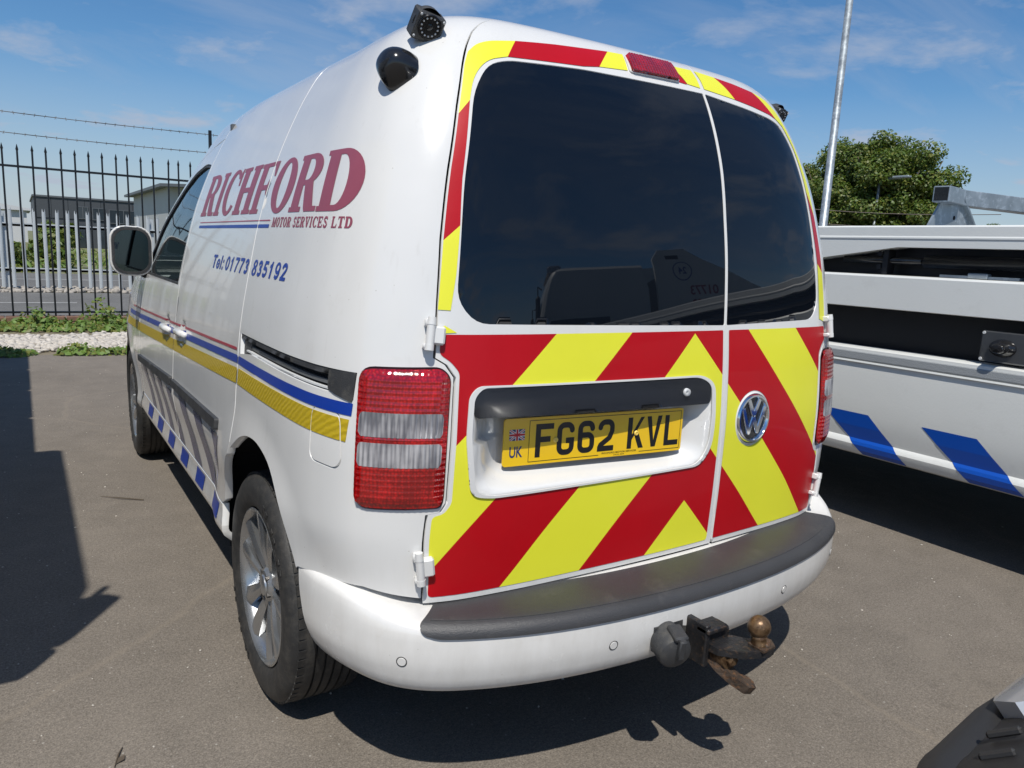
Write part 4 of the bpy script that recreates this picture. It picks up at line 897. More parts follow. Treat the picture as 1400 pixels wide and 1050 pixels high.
Rj=Matrix.Translation((-.040,-.058,.330))@Matrix.Rotation(rad(26),4,'X')@Matrix.Rotation(rad(18),4,'Y')@Matrix.Diagonal((.9,.82,1.0,1))
tb=MB(); tb.prism([(-.026,.02),(-.024,-.03),(-.004,-.075),(.024,-.108),(.054,-.112),(.066,-.092),(.056,-.072),(.030,-.062),(.022,-.02),(.020,.02)],-.010,.012,Rj); tb.obj('lower_jaw','rust',van,angle=35)
tb=MB(); tb.lathe([(0,0),(0,.016),(.016,.016),(.020,.011),(.020,0)],6,'y',Matrix.Translation((-.036,-.088,.350))@Matrix.Rotation(rad(180),4,'Z')); tb.lathe([(0,0),(0,.021),(.010,.021),(.012,.010)],20,'y',Matrix.Translation((-.036,-.076,.350))@Matrix.Rotation(rad(180),4,'Z')); tb.lathe([(-.03,0),(-.03,.026),(.02,.026),(.02,0)],16,'y',Matrix.Translation((-.036,-.066,.350))); tb.obj('coupling_bolt','ballrust',van,angle=40)
Rso=Matrix.Translation((-.165,-.030,.382))@Matrix.Rotation(rad(-18),4,'Z')@Matrix.Rotation(rad(12),4,'X')
tb=MB(); tb.lathe([(.05,.0),(.05,.036),(.02,.041),(-.010,.0415),(-.022,.038),(-.028,.028),(-.030,0)],32,'y',Rso); tb.bbox((-.004,-.040,-.005),(.014,-.026,.046),.003,Rso); tb.bbox((-.012,-.030,.036),(.022,.02,.050),.004,Rso); tb.obj('trailer_socket','trim',van,angle=40)
tb=MB(); tb.tube([Rso@Vector((0,.05,0)),(-.15,.06,.36),(-.10,.12,.36)],.010,8); tb.box((-.19,.0,.36),(-.05,.008,.42)); tb.obj('socket_cable','trim',van,smooth=False)
# ---------------------------------------------------------------- wheels
def wheel(cx,cy,sg,steer=0,spin=0):
    w=bpy.data.objects.new('wheel',None); C.objects.link(w); w.parent=van; w.location=(cx,cy-2.2,.316); w.empty_display_size=.1; w.rotation_euler=(0,0,(0 if sg>0 else math.pi)+steer)
    # local: outer face towards -x
    t=MB(); prof=[(.012,.214),(.004,.222),(-.004,.235),(-.007,.262),(-.004,.285),(.004,.300),(.016,.309),(.034,.3135)]
    for a in (.060,.085,.110,.135,.160): prof+=[(a-.018,.3155),(a-.0035,.316),(a-.003,.309),(a+.003,.309),(a+.0035,.316)]
    prof+=[(.180,.3135),(.192,.306),(.199,.29),(.202,.262),(.196,.235),(.188,.214)]
    t.lathe(prof,96,'x',Matrix.Translation((-.0,0,0))); 
    for k in range(72):   # shoulder blocks
        a=2*math.pi*k/72; 
        R=Matrix.Rotation(a,4,'X'); t.box((.016,-.0110,.3075),(.038,.0110,.3138),R); t.box((.165,-.0110,.3080),(.190,.0110,.3135),R)
    ty=t.obj('tyre','tyre',w,angle=32)
    for r,a0,a1 in ((.268,200,252),(.268,20,66)):
        k=MB()
        for i,aa in enumerate(np.linspace(a0,a1,9)):
            R=Matrix.Rotation(rad(aa),4,'X'); 
            if i%3!=2: k.box((-.0076,-.008,r-.010),(-.006,.006,r+.010),R); 
            k.box((-.0076,-.010,r-.010),(-.006,.008,r-.006),R)
        k.obj('sidewall_lettering','tyre',w)
    r=MB(); r.lathe([(.185,.214),(.17,.200),(.06,.192),(.028,.200),(.016,.207),(.010,.214),(.004,.2155),(.002,.211),(.008,.203),(.022,.196),(.05,.188)],80,'x')
    rm=r.obj('rim','rim',w,angle=40)
    b=MB(); b.lathe([(.085,.03),(.085,.135),(.095,.14)],40,'x'); b.lathe([(.10,.0),(.10,.19)],24,'x'); b.obj('brake_disc','rimdark',w,angle=40)
    for k in range(5):
        a=2*math.pi*k/5+spin
        for sd in (-1,1):
            R=Matrix.Rotation(a,4,'X'); V=[];F=[]
            L=[]
            for rr,off,hw,x0,th in ((.030,.013,.012,.030,.030),(.060,.020,.013,.022,.030),(.110,.032,.020,.014,.028),(.160,.044,.026,.010,.026),(.204,.056,.032,.008,.024)):
                y=sd*off
                L.append([R@Vector((x0+.006,y-hw*1.0,rr)),R@Vector((x0,y-hw*.25*sd-hw*.2,rr)),R@Vector((x0+.001,y+hw*.45,rr)),R@Vector((x0+.009,y+hw,rr)),R@Vector((x0+th,y+hw*.8,rr)),R@Vector((x0+th,y-hw*.8,rr))])
            for l in L: V+=l
            for i in range(len(L)-1):
                for j in range(6): F.append((i*6+j,i*6+(j+1)%6,(i+1)*6+(j+1)%6,(i+1)*6+j))
            m=MB(); m.add(V,F); m.obj('spoke','rim',w,angle=28)
    h=MB(); h.lathe([(.055,.052),(.030,.050),(.018,.040),(.016,.030),(.012,.028),(.010,.020),(.009,0)],32,'x'); h.obj('hub_cap','rim',w,angle=30)
    for k in range(5):
        a=2*math.pi*(k+.5)/5+spin; m=MB(); R=Matrix.Rotation(a,4,'X')@Matrix.Translation((.014,0,.038)); m.lathe([(0,0),(.0,.007),(.02,.0085)],6,'x',R); m.obj('wheel_bolt','rimdark',w)
wheel(-.862,.841,1,0,.12); wheel(-.862,3.541,1,-.03,.5); wheel(.862,.841,-1); wheel(.862,3.541,-1)
b=MB(); 
for sg in (1,-1): b.tube([(-.65*sg,.841,.316),(-.3*sg,.841,.316)],.04)
b.tube([(-.6,.841,.30),(.6,.841,.30)],.035); b.tube([(-.6,3.541,.30),(.6,3.541,.30)],.03); b.obj('axle','dark',van)
# mirrors
def mirror(sg):
    m=MB(); X=-.915*sg
    def ring(y,hw,hh,r=.06,dx=0):
        return [(X+dx*sg+ (a if sg>0 else -a),y,1.175+b) for a,b in rrect(-hw,-hh,hw,hh,r,5)]
    L=[ring(2.852,.083,.108),ring(2.846,.089,.114,.062),ring(2.87,.092,.117,.064),ring(2.92,.088,.112,.064),ring(2.965,.070,.092,.06),ring(2.99,.035,.05,.03)]
    V=[];F=[];n=len(L[0])
    for l in L: V+=l
    for i in range(len(L)-1):
        for j in range(n): F.append((i*n+j,i*n+(j+1)%n,(i+1)*n+(j+1)%n,(i+1)*n+j))
    F.append(tuple((len(L)-1)*n+j for j in range(n))); m.add(V,F); mo=m.obj('door_mirror','white',van,smooth=True)
    k=MB(); k.add(ring(2.8505,.0835,.1085),[tuple(range(n))]); 
    k2=MB(); l0=ring(2.8445,.0835,.1085);l1=ring(2.8440,.0725,.0975,.052);l2=ring(2.850,.0715,.0965,.052); k2.add(l0+l1+l2,[(j,(j+1)%n,n+(j+1)%n,n+j) for j in range(n)]+[(n+j,n+(j+1)%n,2*n+(j+1)%n,2*n+j) for j in range(n)]); k2.obj('mirror_rim','trim',mo)
    g=MB(); g.add(ring(2.8488,.0775,.1025,.055),[tuple(range(n))]); g.obj('mirror_glass',MT['mirrorglass'],mo)
    a=MB(); a.tube([(X+.05*sg,2.90,1.075),(-.845*sg,2.93,1.068),(-.80*sg,2.93,1.075)],[.022,.028,.03],10); a.bbox((min(-.865*sg,-.815*sg),2.86,1.05),(max(-.865*sg,-.815*sg),2.99,1.10),.012); a.obj('mirror_arm','trim',mo,smooth=True)
MT['mirrorglass']=mat('mirror_glass',(.07,.09,.095),.02,metal=1)
mirror(1); mirror(-1)
# side cameras: square-faced camera and teardrop unit on the upper left corner, and one on the right
def spot(s,v,off=0.): 
    P,n=SN(np.array([s]),np.array([v]),off); return Vector(P[0]),Vector(n[0])
def teardrop(s,v,sg):
    p,n=spot(s*sg,v); d=Vector((-.25*sg,-.15,-1)).normalized(); n=(n*.8+Vector((-.6*sg,0,.1))).normalized(); d=(d-n*d.dot(n)).normalized(); x=d.cross(n)
    R=Matrix((x,-d,n)).transposed().to_4x4(); R.translation=p-n*.01
    m=MB(); V=[];F=[];nu,nv=28,12
    for j in range(nv+1):
        ph=math.pi/2*j/nv
        for i in range(nu):
            t=2*math.pi*i/nu; rx=.048*math.cos(ph)**.65; ry=.044*math.cos(ph)**.65; yy=math.sin(t)
            tail=1.0+(.26*(max(0,-yy))**2.5)*math.cos(ph); pinch=1-.30*max(0,-yy)**2
            V.append(R@Vector((rx*math.cos(t)*pinch,ry*yy*tail,.060*math.sin(ph))))
    for j in range(nv):
        for i in range(nu): F.append((j*nu+i,j*nu+(i+1)%nu,(j+1)*nu+(i+1)%nu,(j+1)*nu+i))
    m.add(V,F); return m.obj('warning_sensor','black',van,smooth=True)
teardrop(.868,1.645,1)
def sidecam(s,v,sg):
    p,n=spot(s*sg,v); n=(n+Vector((0,0,.25))).normalized(); f=Vector((-.28*sg,-.92,-.25)); f=(f-n*f.dot(n)*.9).normalized(); x=n.cross(f).normalized(); f=x.cross(n)
    R=Matrix((x,n,f)).transposed().to_4x4(); R.translation=p; R=R@Matrix.Rotation(rad(-38*sg),4,'Z')@Matrix.Diagonal((.90,.90,.90,1))  # local z looks backwards, y away from the panel
    m=MB(); m.bbox((-.036,-.004,-.03),(.036,.062,.018),.004,R); m.lathe([(-.055,0),(-.052,.012),(-.04,.027),(-.02,.037),(.0,.038)],28,'z',R@Matrix.Translation((0,.034,0))); c=m.obj('rear_camera','trim',van,angle=35)
    m=MB(); m.lathe([(.0185,0),(.0185,.025),(.0210,.026),(.0210,.0285),(.018,.030)],32,'z',R@Matrix.Translation((0,.034,0))); m.obj('camera_ring','black',c,angle=35)
    m=MB()
    for k in range(14):
        a=2*math.pi*k/14; q=Matrix.Translation((.0215*math.cos(a),.034+.0215*math.sin(a),.0188)); m.lathe([(0,.0026),(.0012,.0018),(.0016,0)],8,'z',R@q)
    m.obj('camera_leds','alu',c); m=MB(); m.lathe([(.019,.008),(.0215,.0045),(.022,0)],16,'z',R@Matrix.Translation((0,.034,0))); m.obj('camera_lens','glassdark',c,smooth=True)
    for a,b in ((-.030,.004),(.030,.004),(-.030,.056),(.030,.056)):
        m=MB(); m.lathe([(.018,.0035),(.0196,.002),(.0198,0)],10,'z',R@Matrix.Translation((a,b,0))); m.obj('camera_screw','alu',c)
sidecam(.822,1.735,1); sidecam(.90,1.72,-1)
# ================================================================== SURROUNDINGS
def asphalt(name,col,crackle=True):
    m=bpy.data.materials.new(name); m.use_nodes=True; t=m.node_tree; b=t.nodes['Principled BSDF']; tc=N(t,'ShaderNodeTexCoord'); L=t.links.new
    def noise(sc,det=6,ro=.6,di=0):
        n=N(t,'ShaderNodeTexNoise',inp={'Scale':sc,'Detail':det,'Roughness':ro,'Distortion':di}); L(tc.outputs['Object'],n.inputs['Vector']); return n.outputs[0]
    def rng(src,a,b_,c,d): n=N(t,'ShaderNodeMapRange',inp={1:a,2:b_,3:c,4:d}); L(src,n.inputs[0]); return n.outputs[0]
    def mulc(x,y): n=N(t,'ShaderNodeMath',operation='MULTIPLY'); L(x,n.inputs[0]); L(y,n.inputs[1]); return n.outputs[0]
    big=rng(noise(.55,4,.6,.3),.3,.7,.86,1.13); mid=rng(noise(7,5,.7),.3,.7,.90,1.10); fine=rng(noise(210,3,.75),.25,.75,.45,1.60)
    grit=rng(noise(95,3,.6),.35,.68,.84,1.18)
    k=mulc(mulc(mulc(big,mid),fine),grit)
    base=N(t,'ShaderNodeMix',data_type='RGBA',blend_type='MULTIPLY'); base.inputs[0].default_value=1; base.inputs[6].default_value=(*col,1); L(k,base.inputs[7]); cur=base.outputs[2]
    def over(fac,c):
        nonlocal cur
        n=N(t,'ShaderNodeMix',data_type='RGBA'); L(fac,n.inputs[0]); L(cur,n.inputs[6]); n.inputs[7].default_value=(*c,1); cur=n.outputs[2]
    over(rng(noise(1.4,6,.7,.8),.56,.75,0,.35),(col[0]*1.35,col[1]*1.35,col[2]*1.32))      # dusty patches
    over(rng(noise(3.1,7,.75,.4),.62,.70,0,.5),(col[0]*.55,col[1]*.55,col[2]*.55))       # old stains
    v=N(t,'ShaderNodeTexVoronoi',feature='DISTANCE_TO_EDGE',inp={'Scale':.33}); 
    ds=N(t,'ShaderNodeMix',data_type='VECTOR'); nn=N(t,'ShaderNodeTexNoise',inp={'Scale':2.2,'Detail':5}); L(tc.outputs['Object'],nn.inputs['Vector']); ds.inputs[0].default_value=.12; L(tc.outputs['Object'],ds.inputs[4]); L(nn.outputs[1],ds.inputs[5]); L(ds.outputs[1],v.inputs['Vector'])
    if crackle: over(rng(v.outputs[0],0,.005,.30,0),(col[0]*1.5,col[1]*1.45,col[2]*1.35))
    vs=N(t,'ShaderNodeTexVoronoi',inp={'Scale':26}); L(tc.outputs['Object'],vs.inputs['Vector'])
    over(rng(vs.outputs[0],.05,.09,.65,0),(.42,.40,.36))                                   # pale chippings
    L(cur,b.inputs['Base Color']); b.inputs['Roughness'].default_value=.88; b.inputs['Specular IOR Level'].default_value=.35
    bp=N(t,'ShaderNodeBump',inp={'Strength':.75,'Distance':.004}); nb=noise(170,4,.7); L(nb,bp.inputs['Height'])
    bp2=N(t,'ShaderNodeBump',inp={'Strength':.25,'Distance':.03}); L(noise(5,4,.6),bp2.inputs['Height']); L(bp2.outputs[0],bp.inputs['Normal']); L(bp.outputs[0],b.inputs['Normal'])
    return m
MT['yard']=asphalt('yard_tarmac',(.172,.150,.125)); MT['road']=asphalt('road_tarmac',(.135,.132,.125),False)
MT['earth']=mat('dry_earth',(.20,.165,.115),.95,var=.35,vscale=5,bump=.8,bscale=40,dirt=((.10,.13,.04),.50,.62,.6))
MT['verge']=mat('rough_verge',(.17,.165,.085),.95,var=.45,vscale=1.1,bump=.8,bscale=20,dirt=((.07,.11,.025),.48,.60,.8))
MT['stone']=mat('white_limestone',(.47,.435,.385),.85,var=.25,vscale=13)
MT['stone2']=mat('grey_ballast',(.33,.30,.26),.85,var=.3,vscale=13)
def sheet(name,x0,y0,x1,y1,z,m,nx=1,ny=1,amp=0):
    V=[];F=[]
    for j in range(ny+1):
        for i in range(nx+1):
            x=x0+(x1-x0)*i/nx;y=y0+(y1-y0)*j/ny; e=1 if 0<i<nx and 0<j<ny else 0
            V.append((x,y,z+e*amp*(math.sin(x*1.7+y*.9)+math.sin(x*.63-y*1.31))*.5))
    for j in range(ny):
        for i in range(nx): F.append((j*(nx+1)+i,j*(nx+1)+i+1,(j+1)*(nx+1)+i+1,(j+1)*(nx+1)+i))
    o=mesh_obj(name,V,F,m); o['kind']='structure'; return o
# ground out to the horizon, then yard, verge, road above it
sheet('ground',-2500,-2500,2500,2500,-.03,'verge')
sheet('yard_surface',-45,-40,60,7.75,0.0,'yard'); sheet('earth_strip',-45,7.75,60,10.50,-.006,'earth',70,6,.012)
sheet('yard_surface_right',14,7.75,60,30,0.0,'yard')
sheet('road',-60,10.72,13.9,17.1,-.012,'road'); sheet('far_road',-60,18.9,80,25.5,-.012,'road')
MT['paint']=mat('road_line_paint',(.45,.45,.43),.7,var=.3,vscale=3)
for y,x0,x1 in ((14.4,-30,-.55),): sheet('road_line',x0,y,x1,y+.10,-.007,'paint')
sheet('road_line',-30,22.0,30,22.12,-.007,'paint')
# ---- stones: irregular little polyhedra, joined
def stones(name,n,x0,y0,x1,y1,smin,smax,m,z=0,seed=1,dens=None):
    rg=np.random.default_rng(seed); t=(1+5**.5)/2
    IV=np.array([(-1,t,0),(1,t,0),(-1,-t,0),(1,-t,0),(0,-1,t),(0,1,t),(0,-1,-t),(0,1,-t),(t,0,-1),(t,0,1),(-t,0,-1),(-t,0,1)])/1.9
    IF_=np.array([(0,11,5),(0,5,1),(0,1,7),(0,7,10),(0,10,11),(1,5,9),(5,11,4),(11,10,2),(10,7,6),(7,1,8),(3,9,4),(3,4,2),(3,2,6),(3,6,8),(3,8,9),(4,9,5),(2,4,11),(6,2,10),(8,6,7),(9,8,1)])
    xs_=rg.uniform(x0,x1,n*3); ys=rg.uniform(y0,y1,n*3)
    if dens is not None: k=rg.uniform(0,1,n*3)<dens(xs_,ys); xs_,ys=xs_[k],ys[k]
    xs_,ys=xs_[:n],ys[:n]; n=len(xs_); sz=smin+(smax-smin)*rg.power(.6,n)[:,None,None] if False else (smin+(smax-smin)*rg.beta(1.4,3,n))[:,None,None]
    V=IV[None]*sz*rg.uniform(.62,1.2,(n,12,1))*rg.uniform([.7,.7,.45],[1.3,1.1,.8],(n,3))[:,None,:]
    a=rg.uniform(0,6.28,n); c,s=np.cos(a)[:,None],np.sin(a)[:,None]; X=V[...,0]*c-V[...,1]*s; Y=V[...,0]*s+V[...,1]*c
    V=np.stack([X+xs_[:,None],Y+ys[:,None],V[...,2]+z+sz[:,:,0]*rg.uniform(.15,.6,(n,1))],-1).reshape(-1,3)
    F=(IF_[None]+np.arange(n)[:,None,None]*12).reshape(-1,3)
    me=bpy.data.meshes.new(name); me.vertices.add(len(V)); me.vertices.foreach_set('co',V.ravel()); me.loops.add(F.size); me.loops.foreach_set('vertex_index',F.ravel())
    me.polygons.add(len(F)); me.polygons.foreach_set('loop_start',np.arange(0,F.size,3)); me.update(calc_edges=True); me.materials.append(MT[m]); o=bpy.data.objects.new(name,me); C.objects.link(o); return o
gd=lambda x,y: np.clip(1.25-np.abs(y-8.72-.10*np.sin(x*1.9))/.62,.0,1)
tag(stones('white_gravel',19000,-4.4,7.85,4.6,9.7,.018,.062,'stone',0,2,gd),'white limestone gravel strip between the tarmac and the weeds','gravel',kind='stuff')
tag(stones('ballast',2600,-6,17.1,9,18.3,.04,.12,'stone2',-.02,3),'grey ballast along the foot of the far palisade fence','gravel',kind='stuff')
tag(stones('loose_grit',900,-4,-1.5,3.5,7.7,.0025,.0065,'stone',0,5),'loose pale grit scattered over the yard tarmac','grit',kind='stuff')
# ---- leaves
MT['leafA']=mat('weed_leaf',(.12,.20,.035),.55,var=.5,vscale=6); MT['leafB']=mat('tree_leaf_mid',(.085,.135,.022),.5,var=.45,vscale=2.5); MT['leafC']=mat('tree_leaf_olive',(.150,.165,.030),.5,var=.4,vscale=2.5); MT['bark']=mat('bark',(.09,.07,.05),.9,var=.3,bump=.5)
for q in ('leafA','leafB','leafC'):
    t=MT[q].node_tree; b=t.nodes['Principled BSDF']; b.inputs['Subsurface Weight'].default_value=0
    o=t.nodes['Material Output']; tl=N(t,'ShaderNodeBsdfTranslucent'); tl.inputs[0].default_value=(.16,.24,.02,1); mx=N(t,'ShaderNodeMixShader',inp={0:.25}); t.links.new(b.outputs[0],mx.inputs[1]); t.links.new(tl.outputs[0],mx.inputs[2]); t.links.new(mx.outputs[0],o.inputs[0])
def leaves(name,P,D,size,mats,parent=None,aspect=.6,seed=0,flat=.5):
    """P positions, D preferred facing; folded 2-quad leaves"""
    rg=np.random.default_rng(seed); n=len(P); sz=(size*rg.uniform(.6,1.35,n))[:,None]
    d=D+rg.normal(0,flat,(n,3)); d/=np.linalg.norm(d,axis=1,keepdims=True); r=rg.normal(0,1,(n,3)); u=np.cross(d,r); u/=np.linalg.norm(u,axis=1,keepdims=True); w=np.cross(d,u)
    a=P-u*sz*.5; b=P+w*sz*aspect*.5-d*sz*.08+u*sz*.05; c=P+u*sz*.5; e=P-w*sz*aspect*.5-d*sz*.08+u*sz*.05
    V=np.stack([a,b,c,e],1).reshape(-1,3); k=np.arange(n)[:,None]*4; F=np.concatenate([k+np.array([[0,1,2]]),k+np.array([[0,2,3]])],1).reshape(-1,3)
    me=bpy.data.meshes.new(name); me.vertices.add(len(V)); me.vertices.foreach_set('co',V.ravel()); me.loops.add(F.size); me.loops.foreach_set('vertex_index',F.ravel())
    me.polygons.add(len(F)); me.polygons.foreach_set('loop_start',np.arange(0,F.size,3)); me.update(calc_edges=True)
    for q in mats: me.materials.append(MT[q])
    if len(mats)>1: me.polygons.foreach_set('material_index',np.repeat(rg.integers(0,len(mats),n),2))
    o=bpy.data.objects.new(name,me); return link(o,parent)
def weeds(name,blobs,per,size,label,seed):
    rg=np.random.default_rng(seed); P=[];D=[]
    for (x,y,rx,ry,h) in blobs:
        k=int(per*rx*ry*12); r=np.sqrt(rg.uniform(0,1,k)); a=rg.uniform(0,6.28,k); px=x+rx*r*np.cos(a); py=y+ry*r*np.sin(a)
        hh=h*(1-r**2)*(.55+.45*np.sin(px*9+py*5)*np.sin(py*7))+.03; z=hh*rg.power(1.6,k); P.append(np.stack([px,py,z],-1)); D.append(np.stack([np.cos(a)*r*.6,np.sin(a)*r*.6-.35,np.full(k,.9)],-1))
    o=leaves(name,np.concatenate(P),np.concatenate(D),size,['leafA','leafA','leafC'],seed=seed); return tag(o,label,'weeds',kind='stuff')
rg=np.random.default_rng(11)
bl_=[(x,10.15+.15*math.sin(x*3.1),.42+.2*rg.random(),.34,.12+.16*rg.random()) for x in np.arange(-4,2.8,.42)]+[(-.42,10.2,.42,.36,.50),(-.25,9.9,.4,.3,.26),(-1.25,10.1,.4,.3,.30),(.35,10.1,.5,.3,.3)]
weeds('weeds_at_wall',bl_,210,.072,'green weeds growing along the foot of the low brick wall',21)
bl2=[(-.78,7.72,.34,.17,.15),(-.52,7.66,.26,.14,.10),(-.95,7.76,.16,.14,.10),(-1.48,7.80,.22,.2,.13),(-1.75,7.9,.3,.25,.16),(.3,7.8,.4,.2,.14),(-2.7,7.8,.4,.2,.14)]
weeds('weeds_at_tarmac_edge',bl2,330,.060,'low green weeds spreading over the edge of the tarmac',22)
# ---- low brick wall under the railings
MT['brick']=mat('red_brown_brick',(.19,.105,.07),.85,var=.35,vscale=7,bump=.5,bscale=90); MT['mortar']=mat('mortar',(.26,.24,.21),.95,var=.2)
FY=10.60
bw=thing('brick_wall','low red brick wall carrying the black spiked railings','wall',(0,FY,0),zero=True)
b=MB(); b.box((-9,FY-.095,-.05),(9,FY+.095,.118)); b.obj('mortar_bed','mortar',bw)
proto=None
for row in range(2):
    for i in range(78):
        x=-8.85+i*.2275+(.11 if row else 0)
        if proto is None:
            m=MB(); m.bbox((-.1075,-.105,0),(.1075,.105,.063),.004); proto=m.obj('brick','brick',bw); o=proto
        else: o=proto.copy(); C.objects.link(o)
        o.location=Vector((x,FY+rg.uniform(-.003,.003),-.012+row*.073))-Vector((0,FY,0)); 
# ---- black spiked railings
rf=thing('spiked_railings','black steel railings with pointed tops along the back of the yard','railings',(0,FY,.1),zero=True)
m=MB(); m.box((-9,FY-.022,2.035),(9,FY+.022,2.062)); m.obj('top_rail','railblack',rf)
m=MB(); m.box((-9,FY-.022,.165),(9,FY+.022,.19)); m.obj('bottom_rail','railblack',rf)
pb=None; rng0=-8.9
for i in range(112):
    x=-1.3225-.1588*47+i*.1588
    if pb is None:
        m=MB(); m.tube([(0,0,.0),(0,0,2.12)],.0115,8,False); m.tube([(0,0,2.12),(0,0,2.135),(0,0,2.20)],[.0115,.017,.002],8); pb=m.obj('railing_bar','railblack',rf,angle=40); o=pb
    else: o=pb.copy(); C.objects.link(o)
    o.location=Vector((x,FY,.125))-Vector((0,FY,.1)); o.rotation_euler=(rg.normal(0,.003),rg.normal(0,.004),0)
for x in (-5.87,-2.42,1.03,4.48):
    m=MB(); m.box((x-.02,FY+.03,.10),(x+.02,FY+.07,2.79)); m.obj('railing_post','railblack',rf)
# barbed wire
MT['wire']=mat('rusty_wire',(.10,.085,.075),.6,metal=.5)
for z,lab in ((2.73,'upper strand of barbed wire above the black railings'),(2.475,'lower strand of barbed wire above the black railings')):
    m=MB(); 
    for a,b_ in ((-5.87,-2.42),(-2.42,1.03),(1.03,4.48)):
        pts=[(a+(b_-a)*t,FY+.05,z-.022*math.sin(math.pi*t)+ .0*t) for t in np.linspace(0,1,9)]; m.tube(pts,.0030,5,False); m.tube([(p[0],p[1]+.004*(-1)**i,p[2]+.004) for i,p in enumerate(pts)],.0025,4,False)
        for x in np.arange(a+.05,b_,.115):
            t=(x-a)/(b_-a); zz=z-.022*math.sin(math.pi*t)
            for k in range(2): dx_,dz_=rg.uniform(-.012,.012),.020; m.tube([(x-dx_,FY+.05-.01,zz-dz_),(x+dx_,FY+.05+.01,zz+dz_)],.0022,4,False)
    tag(m.obj('barbed_wire','wire'),lab,'barbed wire','strands of barbed wire')
# ---- galvanised palisade fence across the road
PY=17.6
pf=thing('palisade_fence','galvanised palisade fence on the far side of the road','fence',(0,PY,0),zero=True)
def pale_mesh():
    m=MB(); w=.034; h=1.66; d=.012
    sec=[(-w,d),(-w*.45,0),(w*.45,0),(w,d)]; V=[];F=[]
    for z,k in ((.06,1),(h-.16,1),(h-.02,.95)):
        for a,b_ in sec: V.append((a*k,b_,z))
    V+= [(-.024,.004,h+.05),(-.008,0,h-.03),(.008,0,h-.03),(.024,.004,h+.05)]
    for i in range(3):
        for j in range(3): F.append((i*4+j,i*4+j+1,(i+1)*4+j+1,(i+1)*4+j))
    k=len(V); V2=[(x,y+.003,z) for x,y,z in V]; F2=[tuple(reversed([i+k for i in f])) for f in F]
    m.add(V+V2,F+F2); return m
pm=None
for i in range(85):
    x=-7.2+i*.197
    if pm is None: pm=pale_mesh().obj('pale','palisade',pf); o=pm
    else: o=pm.copy(); C.objects.link(o)
    o.location=Vector((x+rg.normal(0,.004),0,rg.normal(0,.004))); o.rotation_euler=(0,rg.normal(0,.006),rg.normal(0,.03))
for z in (.40,1.32): m=MB(); m.box((-7.3,PY+.02,z),(9.6,PY+.065,z+.045)); m.box((-7.3,PY+.02,z),(9.6,PY+.025,z+.07)); m.obj('palisade_rail','palisade',pf)
for i in range(7): m=MB(); x=-7.1+i*2.75; m.box((x-.045,PY+.07,-.03),(x+.045,PY+.13,1.62)); m.obj('palisade_post','palisade',pf)
# ---- scrub and bushes on the waste ground beyond
def bush(x,y,r,h,label,seed,mats=('leafB','leafC'),n=2600,size=.22):
    rg_=np.random.default_rng(seed); t=thing('bush',label,'bush',(x,y,0),0,'bushes beyond the palisade fence'); c=rg_.normal(0,1,(9,3))*np.array([r*.5,r*.3,h*.22]); P=[];D=[]
    for q in c:
        k=n//9; d=rg_.normal(0,1,(k,3)); d/=np.linalg.norm(d,axis=1,keepdims=True); P.append(q+np.array([0,0,h*.5])+d*np.array([r*.5,r*.4,h*.32])*rg_.power(3,(k,1))); D.append(d)
    P=np.concatenate(P);D=np.concatenate(D);k=P[:,2]>.02; leaves('foliage',P[k],D[k],size,mats,t,seed=seed)
    m=MB(); m.tube([(0,0,-.03),(.03,.02,h*.4),(.1,0,h*.6)],[.05,.035,.015],6); m.obj('stem','bark',t)
bush(-.15,30,.75,1.5,'dark round bush beyond the palisade fence',31); bush(-1.75,26.5,.5,1.1,'small bush at the left edge beyond the palisade fence',32,n=1500); bush(7.5,33,1.5,1.6,'low bush beyond the palisade fence near the van mirror',33)
def tufts():
    rg_=np.random.default_rng(5); n=9000; x=rg_.uniform(-8,22,n); y=rg_.uniform(25.6,50,n); k=np.sin(x*.9+y*.35)*np.sin(y*.8)>-.1; x,y=x[k],y[k]; P=np.stack([x,y,rg_.uniform(0,.35,len(x))],-1); D=np.tile([0,-.7,.5],(len(x),1))
    tag(leaves('rough_grass',P,D.astype(float),.30,['leafC','leafA'],aspect=.25,seed=9),'rough dry grass on the waste ground beyond the road','grass',kind='stuff')
tufts()
# ---- far buildings
MT['clad']=mat('dark_grey_cladding',(.060,.066,.074),.55,var=.06,vscale=.3); MT['clad2']=mat('light_grey_cladding',(.42,.43,.43),.6,var=.05,vscale=.5); MT['clad3']=mat('pale_cladding',(.55,.56,.57),.6); MT['bwin']=mat('office_glass',(.03,.04,.05),.08,spec=.8); MT['roofedge']=mat('roof_edge',(.10,.11,.12),.5)
wh=thing('warehouse','long low dark grey warehouse with a strip of windows beyond the fences','building',(9,72,0),zero=True)
def cladwall(x0,x1,y,z0,z1,name,m,parent,step=1.2):
    k=MB(); n=int((x1-x0)/step)
    for i in range(n): k.box((x0+i*step+.015,y-.05,z0),(x0+(i+1)*step-.015,y,z1))
    k.box((x0,y,z0),(x0+n*step,y+.2,z1)); return k
